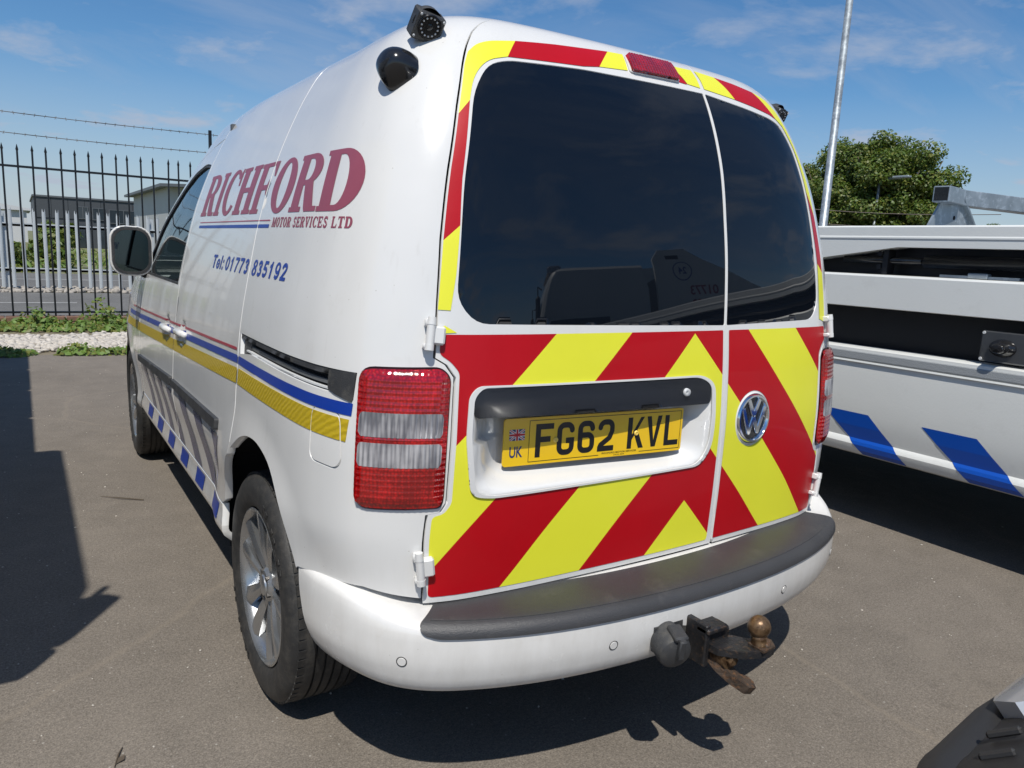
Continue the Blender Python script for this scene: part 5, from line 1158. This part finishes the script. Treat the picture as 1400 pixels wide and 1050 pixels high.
# panels as parts
x0,x1=-.25,26.15
m=MB(); m.box((x0,72,-.03),(x1,88,4.0)); m.obj('wall','clad',wh); pp=None
for i in range(22):
    if pp is None: m=MB(); m.box((0,-.06,2.35),(1.17,-.005,3.98)); pp=m.obj('cladding_panel','clad',wh); o=pp
    else: o=pp.copy(); C.objects.link(o)
    o.location=Vector((x0+.02+i*1.2,72,0))-Vector((9,72,0))
m=MB(); m.box((x0-.1,71.85,4.0),(x1+.1,88.1,4.14)); m.obj('roof','roofedge',wh)
for i,(a,b_,z0,z1) in enumerate([(2.85,3.55,2.45,3.35),(3.95,4.8,2.4,3.3),(5.2,7.3,2.2,3.25),(8.2,9.4,2.2,3.2),(10.6,13,2.2,3.2)]):
    m=MB(); m.box((a,71.90,z0),(b_,71.945,z1)); w=m.obj('window','bwin',wh)
    m=MB(); m.box((a-.06,71.88,z0-.06),(b_+.06,71.93,z0)); m.box((a-.06,71.88,z1),(b_+.06,71.93,z1+.06)); m.box((a-.06,71.88,z0),(a,71.93,z1)); m.box((b_,71.88,z0),(b_+.06,71.93,z1)); m.box(((a+b_)/2-.03,71.87,z0),((a+b_)/2+.03,71.90,z1)); m.obj('window_frame','roofedge',w)
for i in range(7):
    a=1.2+i*3.1; m=MB(); m.box((a,71.86,.0),(a+2.1,71.94,1.9)); w=m.obj('shopfront_window','bwin',wh); 
g2=thing('grey_unit','tall light grey industrial unit with an overhanging roof edge behind the van mirror','building',(16,45,0),zero=True)
m=MB(); m.box((5.7,45,-.03),(20,60,4.05)); m.obj('wall','clad2',g2)
m=MB(); V=[(5.2,44.2,3.95),(20.5,44.2,4.75),(20.5,61,4.75),(5.2,61,3.95)]; m.add(V+[(x,y,z+.16) for x,y,z in V],[(3,2,1,0),(4,5,6,7),(0,1,5,4),(1,2,6,5),(2,3,7,6),(3,0,4,7)]); m.obj('roof','roofedge',g2)
for i in range(3): m=MB(); m.box((7.2+i*3.6,44.93,2.2),(8.8+i*3.6,44.99,3.2)); m.obj('window','bwin',g2)
g3=thing('pale_shed','pale shed with a low white roof at the far left','building',(-14,95,0),zero=True)
m=MB(); m.box((-34,95,-.03),(-.6,110,3.3)); m.obj('wall','clad3',g3); m=MB(); m.prism([(-34.4,3.3),(-.2,3.3),(-.2,3.5),(-17,5.9),(-34.4,3.5)],94.6,110.4,None,0,'xz'); m.obj('roof','clad3',g3)
def smallcar(x,y,label,m='carblack'):
    t=thing('parked_car',label,'car',(x,y,0),0,'cars in front of the warehouse'); k=MB(); k.prism([(-2.1,.35),(-2.1,.85),(-1.5,.98),(-.9,1.42),(.7,1.42),(1.4,.98),(2.05,.85),(2.1,.35)],-.85,.85,None,0,'xz'); k.obj('body',m,t,angle=30)
    k=MB(); k.prism([(-1.35,1.0),(-.85,1.36),(.62,1.36),(1.2,1.0)],-.862,.862,None,0,'xz'); k.obj('window','bwin',t)
    for a in (-1.3,1.3): k=MB(); k.lathe([(-.87,0),(-.87,.31),(-.7,.31),(.7,.31),(.87,.31),(.87,0)],16,'y',Matrix.Translation((a,0,.31))); k.obj('wheel','tyre',t)
smallcar(7.3,58,'dark car parked in front of the warehouse'); smallcar(11.8,59,'second dark car parked in front of the warehouse, nearer the van mirror')
# ---- lamp posts
def lamppost(x,y,h,r,label,head=True,lean=0):
    t=thing('lamp_post',label,'lamp post',(x,y,0),0,'galvanised lamp posts'); m=MB(); m.tube([(0,0,-.03),(0,0,1.2),(0,0,1.22),(lean,0,h)],[r*1.5,r*1.5,r,r*.62],14); m.obj('post','gal',t,smooth=True)
    m=MB(); m.box((-.04,-.9 if head else -.3,h-.05),(.04,.1,h+.03)); m.bbox((-.14,-1.3 if head else -.55,h-.03),(.14,-.6 if head else -.1,h+.07),.03); m.obj('lamp_head','gal',t)
d=np.array([.806,.577]); 
lamppost(CAM.x+.8070*12.5+.02,CAM.y+.555*12.5,8.5,.062,'tall galvanised lamp post rising behind the right side of the van')
lamppost(CAM.x+.852*36,CAM.y+.517*36,5.1,.07,'small distant lamp post in front of the trees',True)
# ---- trees on the right
def tree(x,y,H,R,label,seed,nl,size,base=.8,clumps=60,mats=('leafB','leafB','leafC')):
    rg_=np.random.default_rng(seed); t=thing('tree',label,'tree',(x,y,0),0,'trees beyond the yard'); m=MB(); tips=[]
    m.tube([(0,0,-.05),(.05,0,H*.2),(-.05,.1,H*.45),(0,0,H*.7)],[.24,.19,.13,.05],9)
    for i in range(14):
        a=rg_.uniform(0,6.28); z0=H*rg_.uniform(.15,.5); e=np.array([math.cos(a)*R*rg_.uniform(.4,.8),math.sin(a)*R*rg_.uniform(.4,.8),H*rg_.uniform(.45,.88)]); m.tube([(0,0,z0),(e[0]*.45,e[1]*.45,z0+(e[2]-z0)*.4),tuple(e)],[.09,.055,.015],6); tips.append(e)
    m.obj('trunk','bark',t,smooth=True); P=[];D=[]
    for i in range(clumps):
        u=rg_.normal(0,1,3); u/=np.linalg.norm(u); rr=rg_.power(2.2); zc_=base+(H-base)*.5; c=np.array([u[0]*R*rr*.92,u[1]*R*rr*.92,zc_+u[2]*(H-base)*.46*rr]); c[2]*=1-.05*rg_.random(); cr=rg_.uniform(.16,.30)*R
        k=nl//clumps; d=rg_.normal(0,1,(k,3)); d/=np.linalg.norm(d,axis=1,keepdims=True); P.append(c+d*cr*np.array([1,1,.75])*rg_.power(2.4,(k,1))); D.append(d*.7+np.array([0,0,.5]))
    P=np.concatenate(P);D=np.concatenate(D); leaves('crown',P,D,size,mats,t,seed=seed,aspect=.75)
def at_dir(px_dir,dist): return CAM.x+px_dir[0]*dist,CAM.y+px_dir[1]*dist
def tdir(ang): a=rad(ang); return (math.sin(a),math.cos(a))
for (ang,dist,H,R,lab,sd,nl,cl) in [(57.2,40,7.5,3.2,'broad bushy green tree behind the van, left of the small lamp post',41,26000,80),(59.4,38,7.6,2.9,'tallest bushy green tree, behind the small lamp post',42,30000,90),(54.0,42,7.2,3.0,'green tree partly hidden by the right edge of the van',43,14000,60),(65.6,62,5.0,2.6,'smaller green tree seen through the galvanised frame',44,9000,50),(68.3,64,4.6,2.6,'low green tree at the right edge behind the galvanised frame',45,9000,50),(61.0,43,5.4,1.3,'small ragged tree at the right end of the tree group',46,9000,44)]:
    x,y=at_dir(tdir(ang),dist); tree(x,y,H,R*.98,lab,sd,int(nl*3.0),.135,clumps=int(cl*1.7))
# overhead service cables in front of the trees
for z0,lab in ((3.02,'upper thin cable crossing in front of the trees'),(2.62,'lower thin cable crossing in front of the trees')):
    x0_,y0_=at_dir(tdir(52),24); x1_,y1_=at_dir(tdir(66),26); m=MB(); m.tube([(x0_+(x1_-x0_)*t,y0_+(y1_-y0_)*t,z0-.10*math.sin(math.pi*t)) for t in np.linspace(0,1,9)],.011,5,False); tag(m.obj('cable','wire'),lab,'cable','cables in front of the trees')
# ================================================================== RECOVERY TRUCK BED on the right
MT['honey']=mat('textured_grey_strip',(.30,.315,.32),.5,metal=.3,bump=.6,bscale=300)
MT['chassis']=mat('chassis_black',(.010,.010,.012),.45)
TX=2.0; Y0,Y1=-3.2,5.6
tk=thing('flatbed_truck','white flatbed recovery truck with blue slanted stripes along its side skirt','truck',(3.1,1.2,0),zero=True)
def extr(prof,name,m,parent,y0=Y0,y1=Y1,thick=None,angle=28,seg=1):
    """profile of (x,z) extruded along y"""
    k=MB(); n=len(prof); V=[]
    for j in range(seg+1):
        y=y0+(y1-y0)*j/seg
        for x,z in prof: V.append((x,y,z))
    F=[(j*n+i,j*n+(i+1)%n,(j+1)*n+(i+1)%n,(j+1)*n+i) for j in range(seg) for i in range(n)]+[tuple(range(n-1,-1,-1)),tuple(seg*n+i for i in range(n))]
    k.add(V,F); return k.obj(name,m,parent,angle=angle)
# skirt: outer face curved in and out, closed behind
sk=[(2.000,.875),(2.020,.882),(2.10,.882),(2.10,.34),(2.035,.358),(2.016,.366),(2.006,.385),(2.001,.410),(2.006,.425),(2.016,.438),(2.013,.455),(2.004,.50),(1.998,.56),(1.995,.64),(1.995,.74),(1.996,.812)]
skirt=extr(sk,'side_skirt','truckwhite',tk)
extr([(1.991,.822),(1.989,.828),(1.993,.858),(1.997,.862),(2.003,.862),(2.003,.822)],'textured_strip','honey',skirt,Y0+.01,Y1-.01,angle=10)
extr([(1.986,.812),(1.988,.820),(2.002,.820),(2.002,.812)],'skirt_moulding','truckwhite',skirt,Y0+.01,Y1-.01,angle=10)
# slanted blue stripes following the skirt face
face=[(2.0005,.365+.0),(2.0005,.385),(1.9955,.410),(2.0005,.425),(2.0105,.438),(2.0075,.455),(1.9985,.50),(1.9925,.565)]
face=[(x-.0+.0,z) for x,z in [(2.0148,.3665),(2.0048,.385),(1.9998,.410),(2.0048,.425),(2.0148,.438),(2.0118,.455),(2.0028,.50),(1.9968,.565)]]
for i in range(-4,8):
    yb=.135+i*.4905; V=[];F=[]
    for x,z in face:
        t=(z-.3665)/(.565-.3665); y=yb+t*.205; V+=[(x-.0006,y,z),(x-.0006,y+.215+.02*t,z)]
    for j in range(len(face)-1): F.append((2*j,2*j+1,2*j+3,2*j+2))
    mesh_obj('blue_stripe',V,F,'truckblue',skirt)
# lower rail and top beam
extr([(2.0,1.078),(2.0,1.222),(2.006,1.231),(2.05,1.233),(2.12,1.233),(2.12,1.075),(2.006,1.075)],'lower_bed_rail','truckwhite',tk)
tb_=MB(); yk=.80; ye=1.45
V=[];F=[]
def ring(y,zb): return [(2.0,y,zb),(2.0,y,1.392),(1.997,y,1.398),(1.997,y,1.404),(2.0,y,1.410),(2.0,y,1.450),(2.008,y,1.457),(2.11,y,1.457),(2.11,y,zb)]
for y,zb in ((Y0,1.360),(yk,1.360),(ye,1.262),(ye+.01,1.262),(Y1,1.262)):
    V+=ring(y,zb)
n=9
for j in range(4):
    for i in range(n): F.append((j*n+i,j*n+(i+1)%n,(j+1)*n+(i+1)%n,(j+1)*n+i))
F+= [tuple(range(n-1,-1,-1)),tuple(4*n+i for i in range(n))]
tb_.add(V,F); tb_.obj('top_bed_beam','truckwhite',tk,angle=20)
# dark channel behind the rails, hydraulic ram, brackets
m=MB(); m.box((2.14,Y0+.05,1.235),(2.17,Y1-.05,1.372)); m.obj('channel_web','chassis',tk)
m=MB(); m.tube([(2.07,-2.4,1.300),(2.07,.70,1.300)],.030,16); m.tube([(2.07,.70,1.300),(2.07,1.1,1.300)],.016,12); m.obj('hydraulic_ram','black',tk,smooth=True)
m=MB(); m.box((2.04,.86,1.236),(2.10,.885,1.35)); m.tube([(2.045,.90,1.330),(2.035,.90,1.330)],.012,10); m.tube([(2.045,.90,1.270),(2.035,.90,1.270)],.012,10); m.obj('ram_bracket','chassis',tk)
m=MB(); m.box((2.05,.30,1.2345),(2.09,.62,1.246)); m.bbox((2.04,.42,1.2345),(2.08,.50,1.258),.004); m.obj('locking_pin','gal',tk)
m=MB(); m.box((2.16,Y0+.1,.70),(4.3,Y1-.1,1.08)); m.box((2.3,Y0+.2,.45),(4.2,Y1-.2,.72)); m.obj('sub_frame','chassis',tk)
m=MB(); m.box((2.12,Y0,1.378),(4.32,Y1,1.392)); m.obj('bed_floor','gal',tk)
extr([(4.42,1.08),(4.42,1.457),(4.32,1.457),(4.32,1.08)],'far_bed_beam','truckwhite',tk); extr([(4.42,.36),(4.42,.88),(4.34,.88),(4.34,.36)],'far_side_skirt','truckwhite',tk)
# control plate with two knobs in the gap
cp=MB(); cp.bbox((2.015,.02,.895),(2.03,.395,1.025),.006); cp_=cp.obj('control_plate','grey',tk)
MT['plategrey']=mat('brushed_plate',(.16,.165,.17),.35,metal=.8,var=.1); cp_.data.materials[0]=MT['plategrey']
for y in (.305,.125,-.05):
    m=MB(); R=Matrix.Translation((2.015,y,.958)); m.lathe([(0,.052),(-.010,.050),(-.022,.034),(-.030,.030),(-.052,.029),(-.060,.022),(-.062,0)],28,'x',R@Matrix.Diagonal((1,1.0,.72,1))); m.obj('control_knob','black',tk,angle=40)
m=MB(); 
for y,z in ((.385,1.015),(.385,.905),(.215,1.015)): m.lathe([(-.003,0),(-.003,.006),(.0,.007)],10,'x',Matrix.Translation((2.015,y,z)))
m.obj('plate_screws','alu',cp_)
# wheels and mudguards under the bed, cab beyond the van
def truck_wheel(parent,x,y,r=.42,w=.25,name='wheel',off=(0,0,0)):
    o=bpy.data.objects.new(name,None); C.objects.link(o); o.parent=parent; l=WL.get(parent.name,(0,0,0)); o.location=Vector((x,y,r))-Vector(l)
    m=MB(); m.lathe([(-w/2,.24),(-w/2,.36),(-w/2+.03,r),(w/2-.03,r),(w/2,.36),(w/2,.24)],40,'x'); m.obj('tyre','tyre',o,angle=30)
    m=MB(); m.lathe([(-w/2+.01,.24),(-w/2+.07,.22),(-w/2+.07,.10),(-w/2-.01,.09),(-w/2-.01,0)],32,'x'); m.lathe([(w/2-.01,.24),(w/2-.07,.22),(w/2-.07,.0)],32,'x'); m.obj('rim','gal',o,angle=30); return o
for x in (2.35,4.05):
    for y in (-1.9,4.6,6.9): truck_wheel(tk,x,y)
def cab(parent,x0,x1,y0,y1,front,ztop=2.62,m='truckwhite',tall=True):
    """lorry cab; front=+1 faces +y, -1 faces -y"""
    xc=(x0+x1)/2; hw=(x1-x0)/2; yf=y1 if front>0 else y0; yb=y0 if front>0 else y1; s=front
    lev=[(.55,0,1),(.62,.02,1),(1.25,.03,1),(1.32,.0,1),(2.15,-.20,.995),(2.42,-.30,.985),(ztop-.06,-.40,.97),(ztop,-.50,.92)]
    V=[];F=[]
    for z,df,k in lev:
        if ztop>2.7: df*=.25
        h=hw*k; Yf=yf+df*s; Yb=yb+(0.0 if z<2.4 else .04*s); r=.16
        ring=[(xc-h,Yb),(xc-h,Yf-r*s)]+[(xc-h+r-r*math.cos(t),Yf-r*s+r*s*math.sin(t)) for t in (rad(30),rad(60))]+[(xc-h+r,Yf),(xc+h-r,Yf)]+[(xc+h-r+r*math.sin(t),Yf-r*s+r*s*math.cos(t)) for t in (rad(30),rad(60))]+[(xc+h,Yf-r*s),(xc+h,Yb)]
        V+=[(a,b_,z) for a,b_ in ring]; n=len(ring)
    for j in range(len(lev)-1):
        for i in range(n): F.append((j*n+i,j*n+(i+1)%n,(j+1)*n+(i+1)%n,(j+1)*n+i))
    F+= [tuple(range(n)),tuple((len(lev)-1)*n+i for i in range(n))]
    k=MB(); k.add(V,F); c=k.obj('cab',m,parent,angle=25); 
    # glass
    k=MB(); z0,z1=1.42,2.10; f0=yf+(.012-.02)*s+.02*s; a0=yf-.01*s
    k.add([(xc-hw*.86,yf-(.025)*s+.012*s,z0),(xc+hw*.86,yf-.025*s+.012*s,z0),(xc+hw*.83,yf-.185*s+.012*s,z1),(xc-hw*.83,yf-.185*s+.012*s,z1)],[(0,1,2,3)]); k.obj('windscreen','glassdark',c)
    for sx,xo in ((-1,x0),(1,x1)):
        k=MB(); g=.012*sx; k.add([(xo+g,yf-.22*s,1.40),(xo+g,yf-1.15*s,1.40),(xo+g-.030*sx,yf-1.12*s,2.10),(xo+g-.030*sx,yf-.45*s,2.10)],[(0,1,2,3)]); k.obj('side_window','glassdark',c)
        k=MB(); xm=xo+.16*sx; ym=yf-.05*s+(.38 if ztop>2.7 else 0)
        k.tube([(xo,yf-.15*s,2.25),(xm,ym,2.28),(xm,ym,1.35),(xo,yf-.15*s,1.30)],.014,8,False); k.bbox((xm-.09,ym-.05,1.62),(xm+.11,ym+.05,2.12),.04); k.bbox((xm-.09,ym-.05,1.33),(xm+.11,ym+.05,1.56),.04); k.obj('mirror','trim',c,smooth=False)
        k=MB(); k.bbox((xo-.005 if sx<0 else xo-.02,yf-1.3*s if s>0 else yf+.25,.50),(xo+.02 if sx<0 else xo+.005,yf-.25*s if s>0 else yf+1.3,.72),.008); k.obj('step_panel','trim',c)
    k=MB(); k.bbox((x0+.25,min(yf,yf+.05*s),.62),(x1-.25,max(yf,yf+.05*s),1.12),.01); gr=k.obj('grille','trim',c)
    k=MB(); k.bbox((x0+.04,min(yf,yf+.09*s)-.05,.36),(x1-.04,max(yf,yf+.09*s)+.02,.60),.03); k.obj('bumper','trim',c)
    for sx in (-1,1): k=MB(); xx=xc+sx*(hw-.24); k.bbox((xx-.14,min(yf,yf+.05*s),.66),(xx+.14,max(yf,yf+.05*s),.86),.01); k.obj('headlight','lensclear',c)
    return c
cab(tk,2.08,4.34,5.9,7.7,1)
# galvanised wheel-lift frame standing on the bed
gf=thing('lifting_frame','galvanised steel lifting frame with square beam standing on the truck bed','steel frame',(4.0,1.6,1.39),zero=True)
def plate(p,th,name):
    """p: four (x,z) points in a plane y=const with thickness"""
    k=MB(); k.prism(p,0,th,None,0,'xz'); return k
gx=3.55; gy=1.55
m=MB(); m.prism([(3.44,1.392),(3.74,1.80),(3.845,1.80),(4.30,1.392)],1.50,1.515,None,0,'xz'); 
m.v=[tuple(v) for v in m.v]; m.obj('triangular_plate','gal',gf)
m=MB(); m.add([(3.845,1.470,1.80),(3.845,1.60,1.80),(4.30,1.60,1.392),(4.30,1.470,1.392),(3.865,1.470,1.80),(3.865,1.60,1.80),(4.32,1.60,1.392),(4.32,1.470,1.392)],[(0,3,2,1),(4,5,6,7),(0,1,5,4),(1,2,6,5),(2,3,7,6),(3,0,4,7)]); m.obj('plate_flange','gal',gf)
m=MB(); m.lathe([(0,.014),(-.002,.0145),(-.002,0)],20,'y',Matrix.Translation((3.86,1.4995,1.62))); m.obj('plate_hole','dark',gf)
# square beam, running away to the right
def beam(a,b,w,name,endm=None):
    a,b=Vector(a),Vector(b); d=(b-a).normalized(); u=Vector((0,0,1)); x=d.cross(u).normalized(); u=x.cross(d); R=Matrix((x,d,u)).transposed().to_4x4(); R.translation=a; L=(b-a).length
    k=MB(); k.bbox((-w/2,0,-w/2),(w/2,L,w/2),.004,R); o=k.obj(name,'gal',gf); return R
R=beam((3.58,1.46,1.752),(3.86,1.50,1.752),.100,'square_beam'); m=MB(); m.add([R@Vector((-.042,-.001,-.042)),R@Vector((.042,-.001,-.042)),R@Vector((.042,-.001,.042)),R@Vector((-.042,-.001,.042))],[(0,1,2,3)]); m.obj('beam_end_opening','black',gf)
R=beam((3.90,1.53,1.755),(6.3,1.05,1.72),.100,'square_beam')
m=MB(); m.prism([(4.18,1.392),(4.55,1.72),(4.95,1.72),(5.35,1.392)],1.28,1.295,None,0,'xz'); m.obj('triangular_plate','gal',gf)
m=MB(); m.tube([(4.26,1.0,1.392),(4.26,1.0,1.57),(4.30,.99,1.60),(5.6,.80,1.60)],.018,10); m.obj('tube_rail','gal',gf,smooth=True)
m=MB(); m.box((4.35,.99,1.392),(4.75,1.0,1.56)); m.obj('mounting_plate','gal',gf)
# ================================================================== trucks outside the frame: one casts the shadow on the left, one shows in the rear windows
def recovery(x,y,rz,label,group=None,lettered=False):
    boxy=not lettered
    t=thing('recovery_truck',label,'truck',(x,y,0),rz)
    # local frame: front faces -y, cab y 0..1.75, width 2.2
    c=cab(t,-1.1,1.1,0,2.28 if boxy else 1.75,-1,2.74 if boxy else 2.62)
    m=MB(); m.box((-.45,1.6,.55),(.45,7.2,.80)); m.obj('chassis','chassis',t)
    m=MB(); m.box((-1.1,1.85,.80),(1.1,7.2,1.05)); m.obj('body_deck','truckwhite',t)
    m=MB(); 
    prof=[(1.9,1.05),(1.9,2.75),(2.05,3.0),(2.6,3.02),(2.95,2.72),(4.9,1.35),(5.3,1.05)]
    for xs_ in (() if boxy else (-1.09,-.0+1.03)):
        k=MB(); k.prism([(a,b_) for a,b_ in prof],xs_,xs_+.06,None,0,'yz'); p=k.obj('boom_side_panel','truckwhite',t,angle=30)
        if lettered:
            s=-1 if xs_<0 else 1; xx=xs_-.003 if s<0 else xs_+.063
            def put(txt,yc,z,w,h,mm):
                P,T=text_region(txt,offset=.02,width=w,height=h,sp=.5); V=[(xx,(yc-w/2+a) if s>0 else (yc+w/2-a),z+b_) for a,b_ in P]; mesh_obj('panel_lettering',V,[tuple(q) for q in T],mm,p)
            put('01773',2.85,1.98,.56,.17,'redline'); put('835192',2.90,1.74,.64,.17,'redline'); put('24',2.45,2.38,.18,.15,'blue')
            rg2=region([(circle(0,0,.21,40),[circle(0,0,.19,40)])],.5,grid=False); mesh_obj('round_emblem',[(xx,2.45+a,2.455+b_) for a,b_ in rg2[0]],[tuple(q) for q in rg2[1]],'blue',p)
            k=MB(); k.bbox((min(xx,xx+.004*s),2.15,2.74),(max(xx,xx+.004*s),2.42,2.85),.04 if False else .001); k.obj('hand_hole','dark',p)
    m=MB(); m.box((-.35,2.2,1.05),(.35,2.9,2.5)); m.box((-.25,2.6,1.9),(.25,6.8,2.15),Matrix.Translation((0,0,.9))@Matrix.Rotation(rad(-14),4,'X')); m.obj('boom','chassis',t)
    if boxy:
        for i in range(4): m=MB(); m.bbox((-1.1,2.40+i*1.05,1.055),(1.1,2.40+i*1.05+1.03,2.25-.0*i),.02); m.obj('shadow_body','truckwhite',t)  # unseen tall boxes, added to give this truck's shadow its long edge
    m=MB(); m.bbox((-.62,.35,2.62),(.62,.65,2.80),.04); m.obj('light_bar','lensclear',t)
    for xx in (-.98,.98):
        for yy in (.95,5.6): 
            w=truck_wheel(t,xx,yy)
    if lettered:
        for s in (-1,1):
            P,T=text_region('RICHFORD',offset=.02,width=1.0,height=.16,sp=.5); xx=s*1.075; mesh_obj('cab_lettering',[(xx,(.55-0+a) if s>0 else (1.55-a),2.22+b_) for a,b_ in P],[tuple(q) for q in T],'redline',c)
            m=MB(); m.add([(s*1.112,.15,.75),(s*1.112,1.0,.75),(s*1.112,1.65,1.32),(s*1.112,1.2,1.32),(s*1.112,.75,.98),(s*1.112,.15,1.02)],[(0,1,2,3,4,5)]); m.obj('side_flash','blue',c)
    return t
recovery(-3.25,.12,0,'white recovery truck parked to the left of the van, casting the long shadow','recovery trucks')
recovery(2.7,-5.9,rad(-66),'white recovery truck parked across the yard behind the camera',None,True)
# ================================================================== silver car at the lower right corner
sc=thing('silver_car','silver car with black bumper cladding, cut off at the bottom right corner','car',(.75,-2.6,0),zero=True)
def carring(z,yf,hw,rr,yb=-4.75):
    xc=.76; L=[(xc-hw,yb+.3),(xc-hw,yf-rr*1.5)]
    for i in range(13):
        t=rad(90*i/12); L.append((xc-hw+rr*(1-math.cos(t)),yf-rr*.9+rr*.9*math.sin(t)-.02))
    L+=[(xc-hw*.45,yf+.004),(xc,yf+.012)]
    ring=L+[(2*xc-x,y) for x,y in reversed(L[:-1])]; return [(x,y,z) for x,y in ring]
def carloft(levels,name,m,cap=False):
    V=[];F=[];
    for l in levels: V+=carring(*l)
    n=len(carring(*levels[0]))
    for j in range(len(levels)-1):
        for i in range(n): F.append((j*n+i,j*n+(i+1)%n,(j+1)*n+(i+1)%n,(j+1)*n+i))
    if cap: F.append(tuple((len(levels)-1)*n+i for i in range(n)))
    k=MB(); k.add(V,F); return k.obj(name,m,sc,angle=30)
cl_=carloft([(.16,-.52,.80,.26),(.20,-.475,.86,.26),(.26,-.455,.88,.26),(.30,-.455,.885,.26),(.318,-.475,.88,.26),(.325,-.50,.87,.25),(.322,-.515,.865,.25),(.350,-.545,.86,.25),(.40,-.62,.86,.25),(.46,-.70,.86,.25)],'lower_cladding','carblack',True)
def lowpanel(pts,z,name,m,par,dz=.02):
    k=MB(); k.prism(pts,z-dz,z,None); return k.obj(name,m,par,angle=30)
carloft([(.461,-.702,.865,.30),(.50,-.705,.87,.32),(.58,-.76,.87,.4),(.66,-.86,.86,.45),(.76,-1.05,.83,.5),(.84,-1.35,.76,.45),(.90,-1.75,.70,.4)],'body','silver',True)
# silver centre section of the bumper between the black corners
k=MB(); V=[];F=[]
for z,y,hw in ((.330,-.470,.36),(.350,-.490,.42),(.385,-.540,.45),(.43,-.620,.40),(.475,-.700,.34)):
    V+=[(.76-hw,y-.030,z-.03),(.76-hw,y,z),(.76-hw*.4,y+.012,z+.004),(.76+hw*.4,y+.012,z+.004),(.76+hw,y,z),(.76+hw,y-.03,z-.03)]
for j in range(4):
    for i in range(5): F.append((j*6+i,j*6+i+1,(j+1)*6+i+1,(j+1)*6+i))
k.add(V,F); k.obj('bumper_centre','silver',sc,angle=38)
for x,y in ((.20,-.565),(.115,-.590)):
    m=MB(); R=Matrix(((.94,.28,0,x),(.28,-.78,.56,y),(-.19,.56,.81,.3725),(0,0,0,1))); m.bbox((-.009,-.030,-.01),(.009,.034,.0045),.004,R); m.obj('cladding_rib','carblack',sc)
m=MB(); V=[(.78-.62,-1.75,.90),(.78+.62,-1.75,.90),(.78+.50,-2.45,1.36),(.78-.50,-2.45,1.36),(.78-.50,-3.6,1.38),(.78+.50,-3.6,1.38),(.78+.62,-4.5,.95),(.78-.62,-4.5,.95)]
m.add(V,[(0,1,2,3),(3,2,5,4),(4,5,6,7),(0,3,4,7),(1,6,5,2)]); m.obj('cabin','silver',sc,angle=20)
m=MB(); m.add([(.25,-1.80,.945),(1.31,-1.80,.945),(1.24,-2.40,1.345),(.32,-2.40,1.345)],[(0,1,2,3)]); m.obj('windscreen','glassdark',sc)
for s in (-1,1):
    for y in (-1.35,-3.9):
        m=MB(); m.lathe([(-.1,0),(-.1,.2),(-.1,.30),(-.07,.32),(.07,.32),(.1,.30),(.1,0)],32,'x',Matrix.Translation((.78+s*.80,y,.32))); m.obj('wheel','tyre',sc,angle=30)
# twig and leaf litter
m=MB(); m.tube([(-.93,2.66,.004),(-1.02,2.72,.008),(-1.10,2.80,.004)],[.003,.003,.001],5); tag(m.obj('twig','bark'),'thin dark twig on the tarmac left of the van','twig')
m=MB(); m.tube([(-1.238,.69,.003),(-1.226,.73,.006),(-1.214,.76,.003)],[.001,.0022,.001],5); m.add([(-1.235,.70,.003),(-1.215,.705,.006),(-1.212,.725,.005),(-1.228,.72,.004)],[(0,1,2,3)]); tag(m.obj('dead_leaf','bark'),'small dead leaf on the tarmac at the lower left','leaf')
